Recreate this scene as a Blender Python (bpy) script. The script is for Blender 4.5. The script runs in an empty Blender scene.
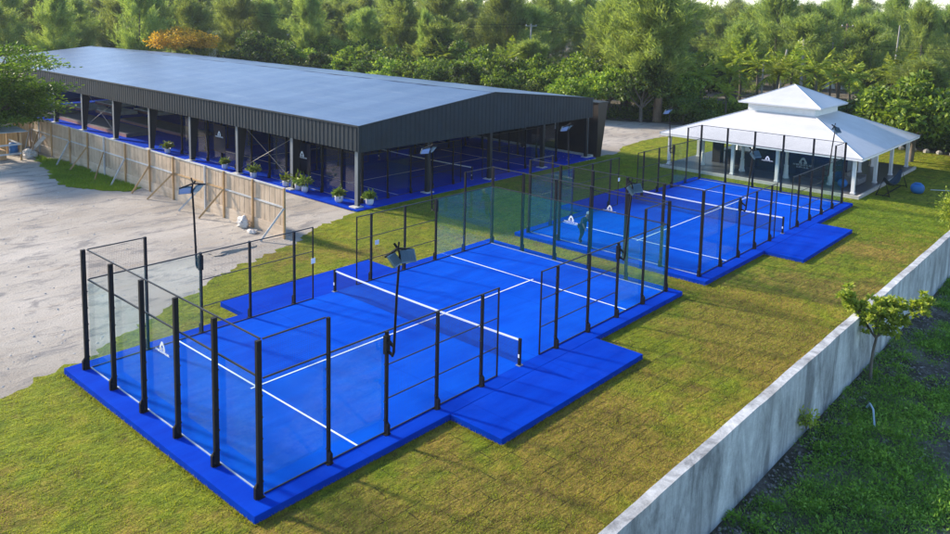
import bpy, math, random
import numpy as np
from mathutils import Vector, Matrix
R = math.radians
rng = np.random.default_rng(7)
random.seed(11)
sc = bpy.context.scene
col = sc.collection
GZ = -0.20                      # lawn level; the courts' turf is z = 0

# ------------------------------------------------------------------ materials
def new_mat(name):
    m = bpy.data.materials.new(name); m.use_nodes = True
    nt = m.node_tree; nt.nodes.clear()
    return m, nt
class NT:
    def __init__(s, nt): s.nt = nt
    def n(s, typ, ins=None, **kw):
        nd = s.nt.nodes.new(typ)
        for k, v in kw.items(): setattr(nd, k, v)
        for k, v in (ins or {}).items():
            if isinstance(v, bpy.types.NodeSocket): s.nt.links.new(v, nd.inputs[k])
            else: nd.inputs[k].default_value = v
        return nd
    def ramp(s, fac, stops, interp='LINEAR'):
        nd = s.nt.nodes.new('ShaderNodeValToRGB'); cr = nd.color_ramp; cr.interpolation = interp
        while len(cr.elements) < len(stops): cr.elements.new(0.5)
        for e, (p, c) in zip(cr.elements, stops):
            e.position = p; e.color = (*c, 1) if len(c) == 3 else c
        s.nt.links.new(fac, nd.inputs[0]); return nd.outputs[0]
    def mix(s, fac, a, b, mode='MIX'):
        nd = s.nt.nodes.new('ShaderNodeMix'); nd.data_type = 'RGBA'; nd.blend_type = mode
        for k, v in ((0, fac), (6, a), (7, b)):
            if isinstance(v, bpy.types.NodeSocket): s.nt.links.new(v, nd.inputs[k])
            else: nd.inputs[k].default_value = (*v, 1) if isinstance(v, tuple) and len(v) == 3 else v
        return nd.outputs[2]
    def math(s, op, a, b=0.0, clamp=False):
        nd = s.nt.nodes.new('ShaderNodeMath'); nd.operation = op; nd.use_clamp = clamp
        for k, v in ((0, a), (1, b)):
            if isinstance(v, bpy.types.NodeSocket): s.nt.links.new(v, nd.inputs[k])
            else: nd.inputs[k].default_value = v
        return nd.outputs[0]
    def noise(s, vec, scale, detail=4, rough=.55, out=0, dist=0.0):
        return s.n('ShaderNodeTexNoise', {'Vector': vec, 'Scale': scale, 'Detail': detail, 'Roughness': rough, 'Distortion': dist}).outputs[out]
    def mapv(s, vec, scale=(1,1,1), rot=(0,0,0), loc=(0,0,0)):
        return s.n('ShaderNodeMapping', {'Vector': vec, 'Scale': scale, 'Rotation': rot, 'Location': loc}).outputs[0]
    def pos(s): return s.n('ShaderNodeNewGeometry').outputs['Position']
    def bump(s, h, strength=.3, dist=.05):
        return s.n('ShaderNodeBump', {'Height': h, 'Strength': strength, 'Distance': dist}).outputs[0]
    def out(s, sh): s.n('ShaderNodeOutputMaterial', {'Surface': sh})
    def pbr(s, color, rough=.7, metal=0, normal=None, spec=.5):
        ins = {'Base Color': color if isinstance(color, bpy.types.NodeSocket) else (*color, 1), 'Roughness': rough, 'Metallic': metal, 'Specular IOR Level': spec}
        if normal is not None: ins['Normal'] = normal
        nd = s.n('ShaderNodeBsdfPrincipled', ins); return nd.outputs[0]

def simple(name, c, rough=.6, metal=0, var=.12, scale=3.0, spec=.5, bump=0):
    m, nt = new_mat(name); t = NT(nt); p = t.pos()
    f = t.noise(p, scale, 5, .6)
    cc = t.ramp(f, [(.3, tuple(x*(1-var) for x in c)), (.7, tuple(min(1, x*(1+var)) for x in c))])
    nb = t.bump(t.noise(p, scale*8, 3), bump, .01) if bump else None
    t.out(t.pbr(cc, rough, metal, nb, spec)); return m

def mat_turf(name='blue_turf', k=1.0, kg=1.0):
    m, nt = new_mat(name); t = NT(nt); p = t.pos()
    a = t.noise(p, .55, 4, .6); b = t.noise(p, 45, 2, .7)
    c = t.ramp(a, [(.3, (.0001, .054, .46)), (.7, (.0002, .074, .56))])
    c = t.mix(.25, c, t.ramp(b, [(.35, (.0001, .030, .40)), (.65, (.0004, .095, .74))]))
    sx = t.n('ShaderNodeSeparateXYZ', {'Vector': p})
    w = t.math('PINGPONG', t.math('ADD', sx.outputs[0], 1.05), 2.0)
    seam = t.math('LESS_THAN', w, .035)
    c = t.mix(t.math('MULTIPLY', seam, .30), c, (.001, .02, .30))
    band = t.math('GREATER_THAN', t.math('PINGPONG', t.math('ADD', sx.outputs[0], 1.05), 4.0), 2.0)
    c = t.mix(t.math('MULTIPLY', band, .10), c, (.001, .028, .42))
    st = t.noise(t.mapv(p, (.35, 1.6, 1), (0, 0, R(12))), 1, 5, .65)
    c = t.mix(.30, c, t.ramp(st, [(.35, (.0001, .034, .42)), (.65, (.0004, .10, .72))]))
    sd_ = t.noise(p, .9, 6, .75, dist=.8)
    c = t.mix(t.ramp(sd_, [(.54, (0, 0, 0)), (.74, (.20, .20, .20))]), c, (.03, .14, .62))
    c = t.mix(1.0, c, (k, kg, k), 'MULTIPLY')
    t.out(t.pbr(c, .9, 0, t.bump(b, .35, .01), .02)); return m

def mat_lawn():
    m, nt = new_mat('sod_lawn'); t = NT(nt); p = t.pos()
    wob = t.noise(p, 1.6, 4, .6, out=1)
    pv = t.mix(.16, p, wob, 'ADD')
    pv = t.mapv(pv, rot=(0, 0, R(4)))
    br = t.n('ShaderNodeTexBrick', {'Vector': pv, 'Scale': 1.0, 'Mortar Size': .018, 'Mortar Smooth': .6, 'Brick Width': 1.25, 'Row Height': .62,
        'Color1': (.2, .2, .2, 1), 'Color2': (.8, .8, .8, 1), 'Mortar': (.5, .5, .5, 1), 'Bias': 0})
    big = t.noise(t.mapv(p, (.16, .10, .16)), 1.0, 4, .6); mid = t.noise(p, 1.1, 5, .65); lump = t.noise(t.mapv(p, (1, 1.6, 1), (0, 0, R(20))), 3.4, 5, .7, dist=.5); fine = t.noise(p, 16, 4, .75)
    green = t.ramp(mid, [(.28, (.130, .205, .012)), (.5, (.245, .300, .020)), (.75, (.370, .355, .034))])
    brown = t.ramp(mid, [(.3, (.200, .145, .032)), (.7, (.370, .270, .060))])
    fac = t.math('ADD', t.math('MULTIPLY', big, 1.0), t.math('MULTIPLY', t.math('SUBTRACT', br.outputs[0], .5), .12))
    # strip of weaker sod between the courts and the wall
    sx = t.n('ShaderNodeSeparateXYZ', {'Vector': p})
    sy = t.n('ShaderNodeMapRange', {'Value': sx.outputs[1], 'From Min': 1.5, 'From Max': -4.5, 'To Min': -.04, 'To Max': .10}).outputs[0]
    fx = t.n('ShaderNodeMapRange', {'Value': sx.outputs[0], 'From Min': 34, 'From Max': 42, 'To Min': 0, 'To Max': -.35}).outputs[0]
    fac = t.math('ADD', fac, t.math('ADD', sy, fx))
    fac = t.math('ADD', fac, t.math('MULTIPLY', t.math('SUBTRACT', mid, .5), .5))
    c = t.mix(t.ramp(fac, [(.47, (0, 0, 0)), (.64, (.9, .9, .9))]), green, brown)
    streak = t.noise(t.mapv(p, (.9, 2.6, 1), (0, 0, R(-38))), 1.5, 6, .72, dist=.9)
    c = t.mix(.75, c, t.ramp(streak, [(.32, (.40, .36, .28)), (.47, (.95, .95, .9)), (.70, (1.35, 1.32, 1.1))]), 'MULTIPLY')
    patchy = t.noise(p, .75, 4, .7)
    c = t.mix(t.ramp(patchy, [(.56, (0, 0, 0)), (.70, (.65, .65, .65))]), c, (.21, .135, .045))
    c = t.mix(.8, c, t.ramp(lump, [(.30, (.34, .34, .28)), (.5, (1, 1, 1)), (.70, (1.45, 1.35, 1.2))]), 'MULTIPLY')
    c = t.mix(.55, c, t.ramp(fine, [(.25, (.25, .25, .22)), (.6, (1.0, 1.0, 1.0)), (.8, (1.5, 1.45, 1.2))]), 'MULTIPLY')
    sm = t.n('ShaderNodeMapRange', {'Value': t.math('SUBTRACT', sx.outputs[1], t.math('MULTIPLY', sx.outputs[0], .12)), 'From Min': 1.2, 'From Max': -2.2, 'To Min': 0.0, 'To Max': 1}).outputs[0]
    seamf = t.math('MULTIPLY', br.outputs[1], sm)
    c = t.mix(t.math('MULTIPLY', seamf, t.ramp(t.noise(p, .9, 3), [(.38, (.25,.25,.25)), (.60, (.95,.95,.95))])), c, (.07, .055, .018))
    h = t.math('SUBTRACT', t.math('ADD', t.math('ADD', t.math('MULTIPLY', streak, 1.6), t.math('MULTIPLY', lump, 1.1)), t.math('MULTIPLY', fine, .6)), t.math('MULTIPLY', seamf, .35))
    t.out(t.pbr(c, .9, 0, t.bump(h, 1.0, .14), .15)); return m

def mat_gravel():
    m, nt = new_mat('marl_gravel'); t = NT(nt); p = t.pos()
    a = t.noise(t.mapv(p, (.11, .16, .1), (0, 0, .5)), 1, 6, .6); b = t.noise(t.mapv(p, (.5, 1.1, .5), (0, 0, R(-28))), 1, 6, .7, dist=.6); f = t.noise(p, 14, 5, .8)
    tr = t.noise(t.mapv(p, (.25, 2.2, 1), (0, 0, R(35))), 1, 4, .6)
    c = t.ramp(a, [(.30, (.29, .255, .215)), (.5, (.42, .38, .33)), (.7, (.52, .475, .42))])
    c = t.mix(t.ramp(b, [(.52, (0, 0, 0)), (.63, (.85, .85, .85))]), c, (.22, .21, .205))
    c = t.mix(t.ramp(tr, [(.55, (0, 0, 0)), (.75, (.35, .35, .35))]), c, (.40, .31, .22))
    c = t.mix(.6, c, t.ramp(f, [(.25, (.45, .45, .45)), (.5, (1, 1, 1)), (.8, (1.25, 1.25, 1.25))]), 'MULTIPLY')
    v = t.n('ShaderNodeTexVoronoi', {'Vector': p, 'Scale': 3.1, 'Randomness': 1}).outputs[0]
    peb = t.ramp(v, [(.04, (.25, .25, .25)), (.12, (0, 0, 0))])
    c = t.mix(peb, c, (.20, .19, .175))
    h = t.math('ADD', t.math('MULTIPLY', b, .8), t.math('MULTIPLY', f, .5))
    t.out(t.pbr(c, .95, 0, t.bump(h, .8, .12), .15)); return m

def mat_soil():
    m, nt = new_mat('dark_soil'); t = NT(nt); p = t.pos()
    a = t.noise(p, .6, 5, .6); f = t.noise(p, 9, 5, .8)
    c = t.ramp(a, [(.35, (.08, .085, .045)), (.50, (.15, .13, .10)), (.70, (.34, .31, .27))])
    c = t.mix(.7, c, t.ramp(f, [(.3, (.3, .3, .3)), (.6, (1, 1, 1)), (.75, (1.8, 1.8, 1.8))]), 'MULTIPLY')
    t.out(t.pbr(c, .95, 0, t.bump(f, 1, .15), .15)); return m

def mat_concrete():
    m, nt = new_mat('stained_concrete'); t = NT(nt); p = t.pos()
    a = t.noise(t.mapv(p, (1.1, 1.1, .30)), 1.0, 6, .68, dist=.8); b = t.noise(p, 6, 6, .7); d = t.noise(t.mapv(p, (2.2, 2.2, .45)), 1, 7, .78, dist=.8); e = t.noise(p, .45, 4, .6)
    c = t.ramp(a, [(.34, (.22, .225, .23)), (.50, (.46, .47, .475)), (.66, (.66, .67, .67))])
    c = t.mix(t.ramp(d, [(.55, (0, 0, 0)), (.70, (.75, .75, .75))]), c, (.17, .17, .17))
    c = t.mix(t.ramp(e, [(.5, (0, 0, 0)), (.75, (.4, .4, .4))]), c, (.24, .22, .19))
    c = t.mix(.5, c, t.ramp(b, [(.3, (.65, .65, .65)), (.7, (1.2, 1.2, 1.2))]), 'MULTIPLY')
    sx = t.n('ShaderNodeSeparateXYZ', {'Vector': p})
    j = t.math('LESS_THAN', t.math('PINGPONG', sx.outputs[0], 3.0), .02)
    c = t.mix(t.math('MULTIPLY', j, .3), c, (.14, .14, .14))
    g_ = t.noise(p, 22, 4, .8)
    c = t.mix(.45, c, t.ramp(g_, [(.3, (.7, .7, .7)), (.6, (1.1, 1.1, 1.1))]), 'MULTIPLY')
    t.out(t.pbr(c, .9, 0, t.bump(t.math('ADD', b, g_), .5, .02), .2)); return m

def mat_roof(name, c0, c1, rough, metal, seam=.0, stain=.3):
    m, nt = new_mat(name); t = NT(nt); p = t.pos()
    a = t.noise(t.mapv(p, (.35, .06, 1)), 1, 5, .6); b = t.noise(p, 1.4, 6, .7)
    c = t.ramp(a, [(.35, c0), (.65, c1)])
    c = t.mix(stain, c, t.ramp(b, [(.35, tuple(x*.65 for x in c0)), (.7, tuple(min(1, x*1.25) for x in c1))]))
    sx = t.n('ShaderNodeSeparateXYZ', {'Vector': p})
    if seam:
        lap = t.math('LESS_THAN', t.math('PINGPONG', sx.outputs[0], 3.05), .025)
        wth = t.noise(t.mapv(p, (.9, .22, 1), (0, 0, .1)), 1, 6, .75, dist=.6)
        c = t.mix(t.ramp(wth, [(.50, (0, 0, 0)), (.75, (.55, .55, .55))]), c, (.19, .22, .27))
        c = t.mix(t.ramp(wth, [(.28, (.5, .5, .5)), (.42, (0, 0, 0))]), c, (.045, .065, .105))
        c = t.mix(t.math('MULTIPLY', lap, .5), c, (.035, .05, .08))
    w = t.math('PINGPONG', sx.outputs[1], .15)
    h = t.math('LESS_THAN', w, .03)
    rr = t.n('ShaderNodeMapRange', {'Value': b, 'To Min': rough*.75, 'To Max': rough*1.3}).outputs[0]
    nd = t.pbr(c, rr, metal, t.bump(h, .35, .02) if seam else t.bump(b, .08, .01))
    t.out(nd); return m

def mat_leaf(name, stops, trans=.35, scale=.5, rough=.55):
    m, nt = new_mat(name); t = NT(nt)
    g = t.n('ShaderNodeNewGeometry'); oi = t.n('ShaderNodeObjectInfo')
    r = g.outputs['Random Per Island']
    cl = t.noise(g.outputs['Position'], scale, 3, .6)
    f = t.math('ADD', t.math('MULTIPLY', r, .45), t.math('MULTIPLY', cl, .75))
    f = t.math('ADD', f, t.math('MULTIPLY', t.math('SUBTRACT', oi.outputs['Random'], .5), .38))
    f = t.math('SUBTRACT', f, .1, True)
    c = t.ramp(f, stops)
    hs = t.n('ShaderNodeHueSaturation', {'Hue': t.n('ShaderNodeMapRange', {'Value': oi.outputs['Random'], 'To Min': .475, 'To Max': .520}).outputs[0], 'Color': c}).outputs[0]
    d = t.pbr(hs, rough, 0, None, .35)
    tr = t.n('ShaderNodeBsdfTranslucent', {'Color': t.mix(1.0, hs, (1.25, 1.25, .6), 'MULTIPLY')}).outputs[0]
    ms = t.n('ShaderNodeMixShader', {0: trans, 1: d, 2: tr}).outputs[0]
    t.out(ms); return m

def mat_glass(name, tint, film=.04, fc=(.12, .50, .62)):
    """clear pane: tinted transmission, weak mirror, thin teal film painted in for reflected sky"""
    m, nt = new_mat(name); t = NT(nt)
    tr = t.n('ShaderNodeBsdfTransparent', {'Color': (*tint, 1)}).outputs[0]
    df = t.n('ShaderNodeBsdfDiffuse', {'Color': (*fc, 1)}).outputs[0]  # teal diffuse colour brightens the pane in place of a sky reflection
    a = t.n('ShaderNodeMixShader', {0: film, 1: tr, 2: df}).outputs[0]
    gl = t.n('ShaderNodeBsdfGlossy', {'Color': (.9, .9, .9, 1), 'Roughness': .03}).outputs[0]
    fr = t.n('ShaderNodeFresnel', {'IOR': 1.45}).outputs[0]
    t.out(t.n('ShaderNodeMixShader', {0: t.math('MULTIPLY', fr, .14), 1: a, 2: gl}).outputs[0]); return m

def mat_wood(name, c0, c1, grain=(6, 6, .5), rough=.8):
    m, nt = new_mat(name); t = NT(nt); p = t.pos()
    a = t.noise(t.mapv(p, grain), 1, 6, .7); b = t.noise(p, .8, 4, .6)
    c = t.ramp(a, [(.3, c0), (.7, c1)])
    c = t.mix(t.ramp(b, [(.45, (0, 0, 0)), (.7, (.6, .6, .6))]), c, tuple(x*.6 for x in c0))
    t.out(t.pbr(c, rough, 0, t.bump(a, .3, .01), .2)); return m

M = {}
M['turf'] = mat_turf('blue_apron_turf', .80, .62); M['field'] = mat_turf('blue_court_turf', 1.0, 1.12); M['lawn'] = mat_lawn(); M['gravel'] = mat_gravel(); M['soil'] = mat_soil(); M['concrete'] = mat_concrete()
M['roof'] = mat_roof('hall_roof_metal', (.052, .085, .155), (.088, .132, .220), .36, .35, 1)
M['white_roof'] = mat_roof('white_roof_sheet', (.50, .505, .52), (.60, .60, .61), .45, 0, 0, .15)
M['black'] = simple('black_powdercoat', (.003, .004, .007), .65, 0, .2, 3, .25)
M['rail'] = simple('black_rail_steel', (.010, .012, .016), .5, 0, .2)
M['channel'] = simple('pale_aluminium', (.45, .47, .50), .4, .3, .1)
M['wire'] = simple('black_wire', (.03, .03, .033), .45, .2, .1)
M['fascia_side'] = simple('charcoal_ribbed_cladding', (.013, .023, .033), .6, 0, .2, .8, .3)
M['steel'] = simple('dark_steel_frame', (.014, .017, .022), .5, .2, .2)
M['flange'] = simple('grey_primer_steel', (.22, .24, .26), .5, .2, .1)
M['black_clad'] = simple('dark_brown_cladding', (.020, .015, .013), .55, 0, .35, .7)
M['line'] = simple('white_line_paint', (.80, .82, .85), .8, 0, .04)
M['white'] = simple('white_paint', (.78, .78, .77), .5, 0, .05)
M['footing'] = simple('pale_footing', (.50, .49, .46), .9, 0, .15, 4)
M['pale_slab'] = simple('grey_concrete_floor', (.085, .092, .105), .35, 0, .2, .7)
M['path'] = simple('pale_concrete_path', (.52, .49, .45), .9, 0, .15, .8, .2, .3)
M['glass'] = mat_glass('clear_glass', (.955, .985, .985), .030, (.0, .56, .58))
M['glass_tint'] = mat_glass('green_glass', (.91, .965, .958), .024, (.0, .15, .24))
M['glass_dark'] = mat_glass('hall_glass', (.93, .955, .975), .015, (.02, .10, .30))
M['lamp_back'] = simple('lamp_housing_steel', (.13, .20, .25), .3, .5, .1)
M['lamp_face'] = simple('lamp_lens', (.42, .52, .60), .12, .2, .1)
M['navy'] = simple('navy_board', (.004, .007, .022), .18, 0, .2)
M['mat_grey'] = simple('grey_mat', (.13, .13, .145), .8, 0, .15, 1.2)
M['mat_edge'] = simple('faded_red_edge', (.35, .16, .15), .8)
M['pale_mat'] = simple('pale_mat', (.70, .71, .70), .8, 0, .12, 1)
M['blue_pad'] = simple('blue_padding', (.01, .13, .52), .6, 0, .15, 1)
M['pot'] = simple('white_glazed_pot', (.72, .73, .74), .3, 0, .05)
M['ply'] = mat_wood('weathered_ply', (.40, .30, .21), (.60, .475, .35))
M['ply_pale'] = mat_wood('pale_kickboard', (.46, .35, .25), (.66, .54, .42), (.5, .5, 5))
M['lumber'] = mat_wood('pine_lumber', (.36, .22, .10), (.55, .37, .20))
M['lumber_grey'] = mat_wood('silvered_lumber', (.42, .42, .42), (.62, .62, .62), (.6, .6, 6))
M['bark'] = mat_wood('grey_bark', (.10, .085, .065), (.22, .19, .155), (7, 7, 1.2))
M['bark_pale'] = mat_wood('pale_pole_wood', (.32, .29, .25), (.52, .49, .44), (7, 7, 1.2))
M['pole_brown'] = mat_wood('brown_pole_wood', (.20, .13, .08), (.34, .24, .16), (7, 7, 1.2))
M['reed'] = mat_wood('reed_screen', (.42, .27, .13), (.62, .45, .24), (9, 9, .5))
M['sack'] = simple('white_sack_plastic', (.50, .48, .46), .6, 0, .15, 6, .4, .5)
M['ball'] = simple('blue_fabric', (.01, .14, .42), .6, 0, .12, 5)
M['skin'] = simple('skin', (.33, .19, .13), .6)
M['cloth_dark'] = simple('dark_teal_cloth', (.012, .035, .055), .85, 0, .2, 8)
M['cap'] = simple('white_cap_cloth', (.80, .80, .78), .8)
M['pipe'] = simple('pale_plastic', (.45, .58, .66), .4)
M['sofa'] = simple('grey_wicker', (.16, .16, .16), .8, 0, .2, 9)
M['orange_sign'] = simple('dull_pink_sign', (.45, .28, .34), .6)
M['leaf_bush'] = mat_leaf('bush_leaves', [(.22, (.018, .042, .008)), (.45, (.10, .18, .018)), (.68, (.26, .36, .035)), (.95, (.55, .60, .09))], .35, .9)
M['leaf_dark'] = mat_leaf('dark_leaves', [(.2, (.018, .040, .010)), (.5, (.075, .14, .022)), (.9, (.24, .33, .05))], .38, .9)
M['leaf_pine'] = mat_leaf('casuarina_needles', [(.15, (.09, .135, .042)), (.5, (.215, .285, .078)), (.9, (.39, .45, .13))], .55, .5)
M['leaf_palm'] = mat_leaf('palm_leaves', [(.15, (.09, .15, .014)), (.5, (.24, .32, .025)), (.9, (.50, .52, .06))], .35, .4)
M['leaf_flame'] = mat_leaf('orange_blossom_leaves', [(.15, (.14, .14, .02)), (.40, (.50, .31, .03)), (.70, (.72, .43, .04)), (.95, (.80, .58, .12))], .5, .6)
M['leaf_left'] = mat_leaf('feathery_leaves', [(.12, (.028, .065, .008)), (.45, (.085, .170, .018)), (.75, (.17, .28, .026)), (.95, (.33, .40, .05))], .45, .9)
M['leaf_pot'] = mat_leaf('pot_plant_leaves', [(.1, (.05, .09, .012)), (.6, (.14, .22, .03)), (.9, (.32, .34, .08))], .3, 4)
M['leaf_sap'] = mat_leaf('sapling_leaves', [(.1, (.10, .16, .02)), (.5, (.26, .34, .04)), (.9, (.50, .52, .09))], .4, 2.0)
M['weed'] = mat_leaf('weed_leaves', [(.1, (.06, .14, .018)), (.45, (.15, .33, .04)), (.7, (.30, .50, .07)), (.92, (.50, .62, .14))], .3, .8)
M['blade'] = mat_leaf('grass_blades', [(.08, (.15, .19, .016)), (.45, (.28, .32, .024)), (.75, (.38, .37, .045)), (.97, (.46, .38, .10))], .4, .6)
M['blade_green'] = mat_leaf('fresh_grass_blades', [(.1, (.08, .15, .012)), (.5, (.17, .28, .02)), (.9, (.30, .38, .03))], .4, .6)
M['flower'] = mat_leaf('pale_flower_heads', [(.1, (.30, .33, .28)), (.9, (.50, .52, .48))], .3, 1)

# ------------------------------------------------------------------ builders
def tag(o, label=None, cat=None, group=None, kind=None):
    if label: o['label'] = label
    if cat: o['category'] = cat
    if group: o['group'] = group
    if kind: o['kind'] = kind
    return o
def empty(name, loc, rz=0.0):
    o = bpy.data.objects.new(name, None); o.empty_display_size = .2; col.objects.link(o)
    o.location = loc; o.rotation_euler = (0, 0, rz); return o
def wloc(o):
    v = Vector((0, 0, 0))
    while o is not None: v += o.location; o = o.parent
    return v
class MB:
    """collects geometry in world coordinates, then links it as one mesh"""
    def __init__(s): s.v = []; s.f = []
    def add(s, vs, fs):
        b = len(s.v); s.v += [tuple(v) for v in vs]; s.f += [tuple(b+i for i in f) for f in fs]; return s
    def box(s, x0, y0, z0, x1, y1, z1):
        vs = [(x0,y0,z0),(x1,y0,z0),(x1,y1,z0),(x0,y1,z0),(x0,y0,z1),(x1,y0,z1),(x1,y1,z1),(x0,y1,z1)]
        return s.add(vs, [(0,3,2,1),(4,5,6,7),(0,1,5,4),(1,2,6,5),(2,3,7,6),(3,0,4,7)])
    def obox(s, c, ex, ey, ez):
        c, ex, ey, ez = map(Vector, (c, ex, ey, ez))
        vs = [c+ex*a+ey*b+ez*d for d in (-1,1) for a, b in ((-1,-1),(1,-1),(1,1),(-1,1))]
        return s.add(vs, [(0,3,2,1),(4,5,6,7),(0,1,5,4),(1,2,6,5),(2,3,7,6),(3,0,4,7)])
    def beam(s, p, q, w, h):
        p, q = Vector(p), Vector(q); d = (q-p); L = d.length; d.normalize()
        up = Vector((0,0,1)) if abs(d.z) < .95 else Vector((0,1,0))
        a = d.cross(up).normalized(); b = a.cross(d).normalized()
        return s.obox((p+q)/2, d*L/2, a*w/2, b*h/2)
    def tube(s, pts, rad, n=8, cap=True):
        pts = [Vector(p) for p in pts]; rad = rad if hasattr(rad, '__len__') else [rad]*len(pts)
        rings = []
        for i, p in enumerate(pts):
            d = (pts[min(i+1, len(pts)-1)] - pts[max(i-1, 0)]).normalized()
            up = Vector((0,0,1)) if abs(d.z) < .9 else Vector((1,0,0))
            a = d.cross(up).normalized(); b = d.cross(a)
            rings.append([p + (a*math.cos(2*math.pi*k/n) + b*math.sin(2*math.pi*k/n))*rad[i] for k in range(n)])
        vs = [v for r in rings for v in r]; fs = []
        for i in range(len(pts)-1):
            for k in range(n):
                fs.append((i*n+k, i*n+(k+1)%n, (i+1)*n+(k+1)%n, (i+1)*n+k))
        if cap: fs.append(tuple(range(n))); fs.append(tuple((len(pts)-1)*n+k for k in reversed(range(n))))
        return s.add(vs, fs)
    def lathe(s, c, prof, n=20):
        c = Vector(c); vs = []; fs = []
        for r, z in prof:
            for k in range(n): a = 2*math.pi*k/n; vs.append(c+Vector((r*math.cos(a), r*math.sin(a), z)))
        for i in range(len(prof)-1):
            for k in range(n): fs.append((i*n+k, i*n+(k+1)%n, (i+1)*n+(k+1)%n, (i+1)*n+k))
        fs.append(tuple(reversed(range(n)))); fs.append(tuple((len(prof)-1)*n+k for k in range(n)))
        return s.add(vs, fs)
    def build(s, name, mat, parent=None, smooth=False, bevel=0, **kw):
        off = wloc(parent) if parent else Vector((0,0,0))
        me = bpy.data.meshes.new(name); me.from_pydata([tuple(Vector(v)-off) for v in s.v], [], s.f); me.update()
        me.materials.append(mat)
        if smooth: me.polygons.foreach_set('use_smooth', [True]*len(me.polygons))
        o = bpy.data.objects.new(name, me); col.objects.link(o)
        if parent: o.parent = parent
        if bevel:
            b = o.modifiers.new('bevel', 'BEVEL'); b.width = bevel; b.segments = 2; b.limit_method = 'ANGLE'
        tag(o, **kw); return o
def copy_tree(o, parent=None):
    c = o.copy(); col.objects.link(c)
    if parent: c.parent = parent
    for ch in list(o.children): copy_tree(ch, c)
    return c
def np_mesh(name, V, F, mat):
    me = bpy.data.meshes.new(name)
    nv, nf = len(V), len(F); k = F.shape[1]
    me.vertices.add(nv); me.vertices.foreach_set('co', V.astype(np.float32).ravel())
    me.loops.add(nf*k); me.loops.foreach_set('vertex_index', F.astype(np.int32).ravel())
    me.polygons.add(nf); me.polygons.foreach_set('loop_start', np.arange(0, nf*k, k, dtype=np.int32))
    me.update(calc_edges=True); me.materials.append(mat); return me
def unit(a): return a/np.maximum(np.linalg.norm(a, axis=1, keepdims=True), 1e-6)
def leaf_arrays(P, D, L, W, N=None):
    """rhombic leaves: base P, direction D, length L, width W"""
    D = unit(D); r = rng.normal(size=P.shape) if N is None else N
    S = unit(np.cross(D, r)); L = np.broadcast_to(L, (len(P),))[:, None]; W = np.broadcast_to(W, (len(P),))[:, None]
    up = np.cross(S, D)
    m = P + D*L*.45 + up*L*.08
    V = np.stack([P, m+S*W*.5, P+D*L, m-S*W*.5], 1).reshape(-1, 3)
    F = np.arange(len(P)*4).reshape(-1, 4); return V, F
def obj_from(name, me, parent=None, loc=None, **kw):
    o = bpy.data.objects.new(name, me); col.objects.link(o)
    if parent: o.parent = parent
    if loc is not None: o.location = loc
    tag(o, **kw); return o

# ------------------------------------------------------------------ ground, lawn, gravel
def sheet(name, pts, z, mat, kind='structure'):
    me = bpy.data.meshes.new(name); me.from_pydata([(x, y, z) for x, y in pts], [], [tuple(range(len(pts)))]); me.update()
    me.materials.append(mat); o = bpy.data.objects.new(name, me); col.objects.link(o); tag(o, kind=kind); return o
def jitter(pts, step=.3, amp=.16, close=False):
    out = []
    for i in range(len(pts)-1):
        a, b = np.array(pts[i]), np.array(pts[i+1]); L = np.linalg.norm(b-a); n = max(1, int(L/step)); nrm = np.array([-(b-a)[1], (b-a)[0]])/L
        for k in range(n):
            q = a+(b-a)*k/n + nrm*(rng.normal()*amp + .35*math.sin((a[0]+b[1]+k*.35)*1.3)*amp*2); out.append(tuple(q))
    out.append(tuple(pts[-1])); return out
sheet('ground', [(-700,-700),(1500,-700),(1500,1500),(-700,1500)], GZ-.012, M['soil'])
gravel_edge = [(-40, 2), (-9, 8.4), (-2.5, 10.3), (.05, 11.2), (2.5, 12.5), (5.3, 14.1), (9.4, 16.3), (12.9, 17.4), (15.5, 18.9), (17.6, 19.7), (19.4, 20.1)]
ge = jitter(gravel_edge, .25, .13)
back_edge = [(47.6, 20.0), (51.6, 21.7), (56, 22.3), (60, 22.2), (66, 21.0)]
be = jitter(back_edge, .4, .06)
lawn_poly = ge + [(19.4, 20.5), (47.3, 20.5)] + be + [(69, 14), (72, 4), (70, -3), (67, -8.4), (-40, -8.4)]
sheet('gravel_yard', jitter([(-60, 62), (-60, -5), (-39, 1)], 3, .3)[:-1] + [(-39, 1.5)] + [(19.4, 10), (19.4, 60), (16, 66), (-20, 70)], GZ-.008, M['gravel'])
sheet('gravel_drive', jitter([(44.8, 19.6), (52, 20.5), (60, 21.4), (66.5, 20.8), (69.5, 24), (66, 33), (62.5, 46), (58.5, 70), (57, 95)], .5, .2) + [(44.8, 95)], GZ-.008, M['gravel'])
sheet('lawn', lawn_poly, GZ, M['lawn'])
patch = jitter([(9.9, 39), (10.6, 36.5), (12.3, 34.2), (13.25, 34.6), (13.3, 46), (12.6, 51), (11.6, 47.5), (10.8, 43), (9.9, 39)], .25, .14)
sheet('grass_verge', patch, GZ-.002, M['lawn'])
sheet('bare_strip', jitter([(13.5, 20.5), (13.5, 30)], 1, .05) + [(19.4, 45), (19.4, 20.5), (16.8, 19.6)], GZ-.005, M['gravel'])

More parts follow.
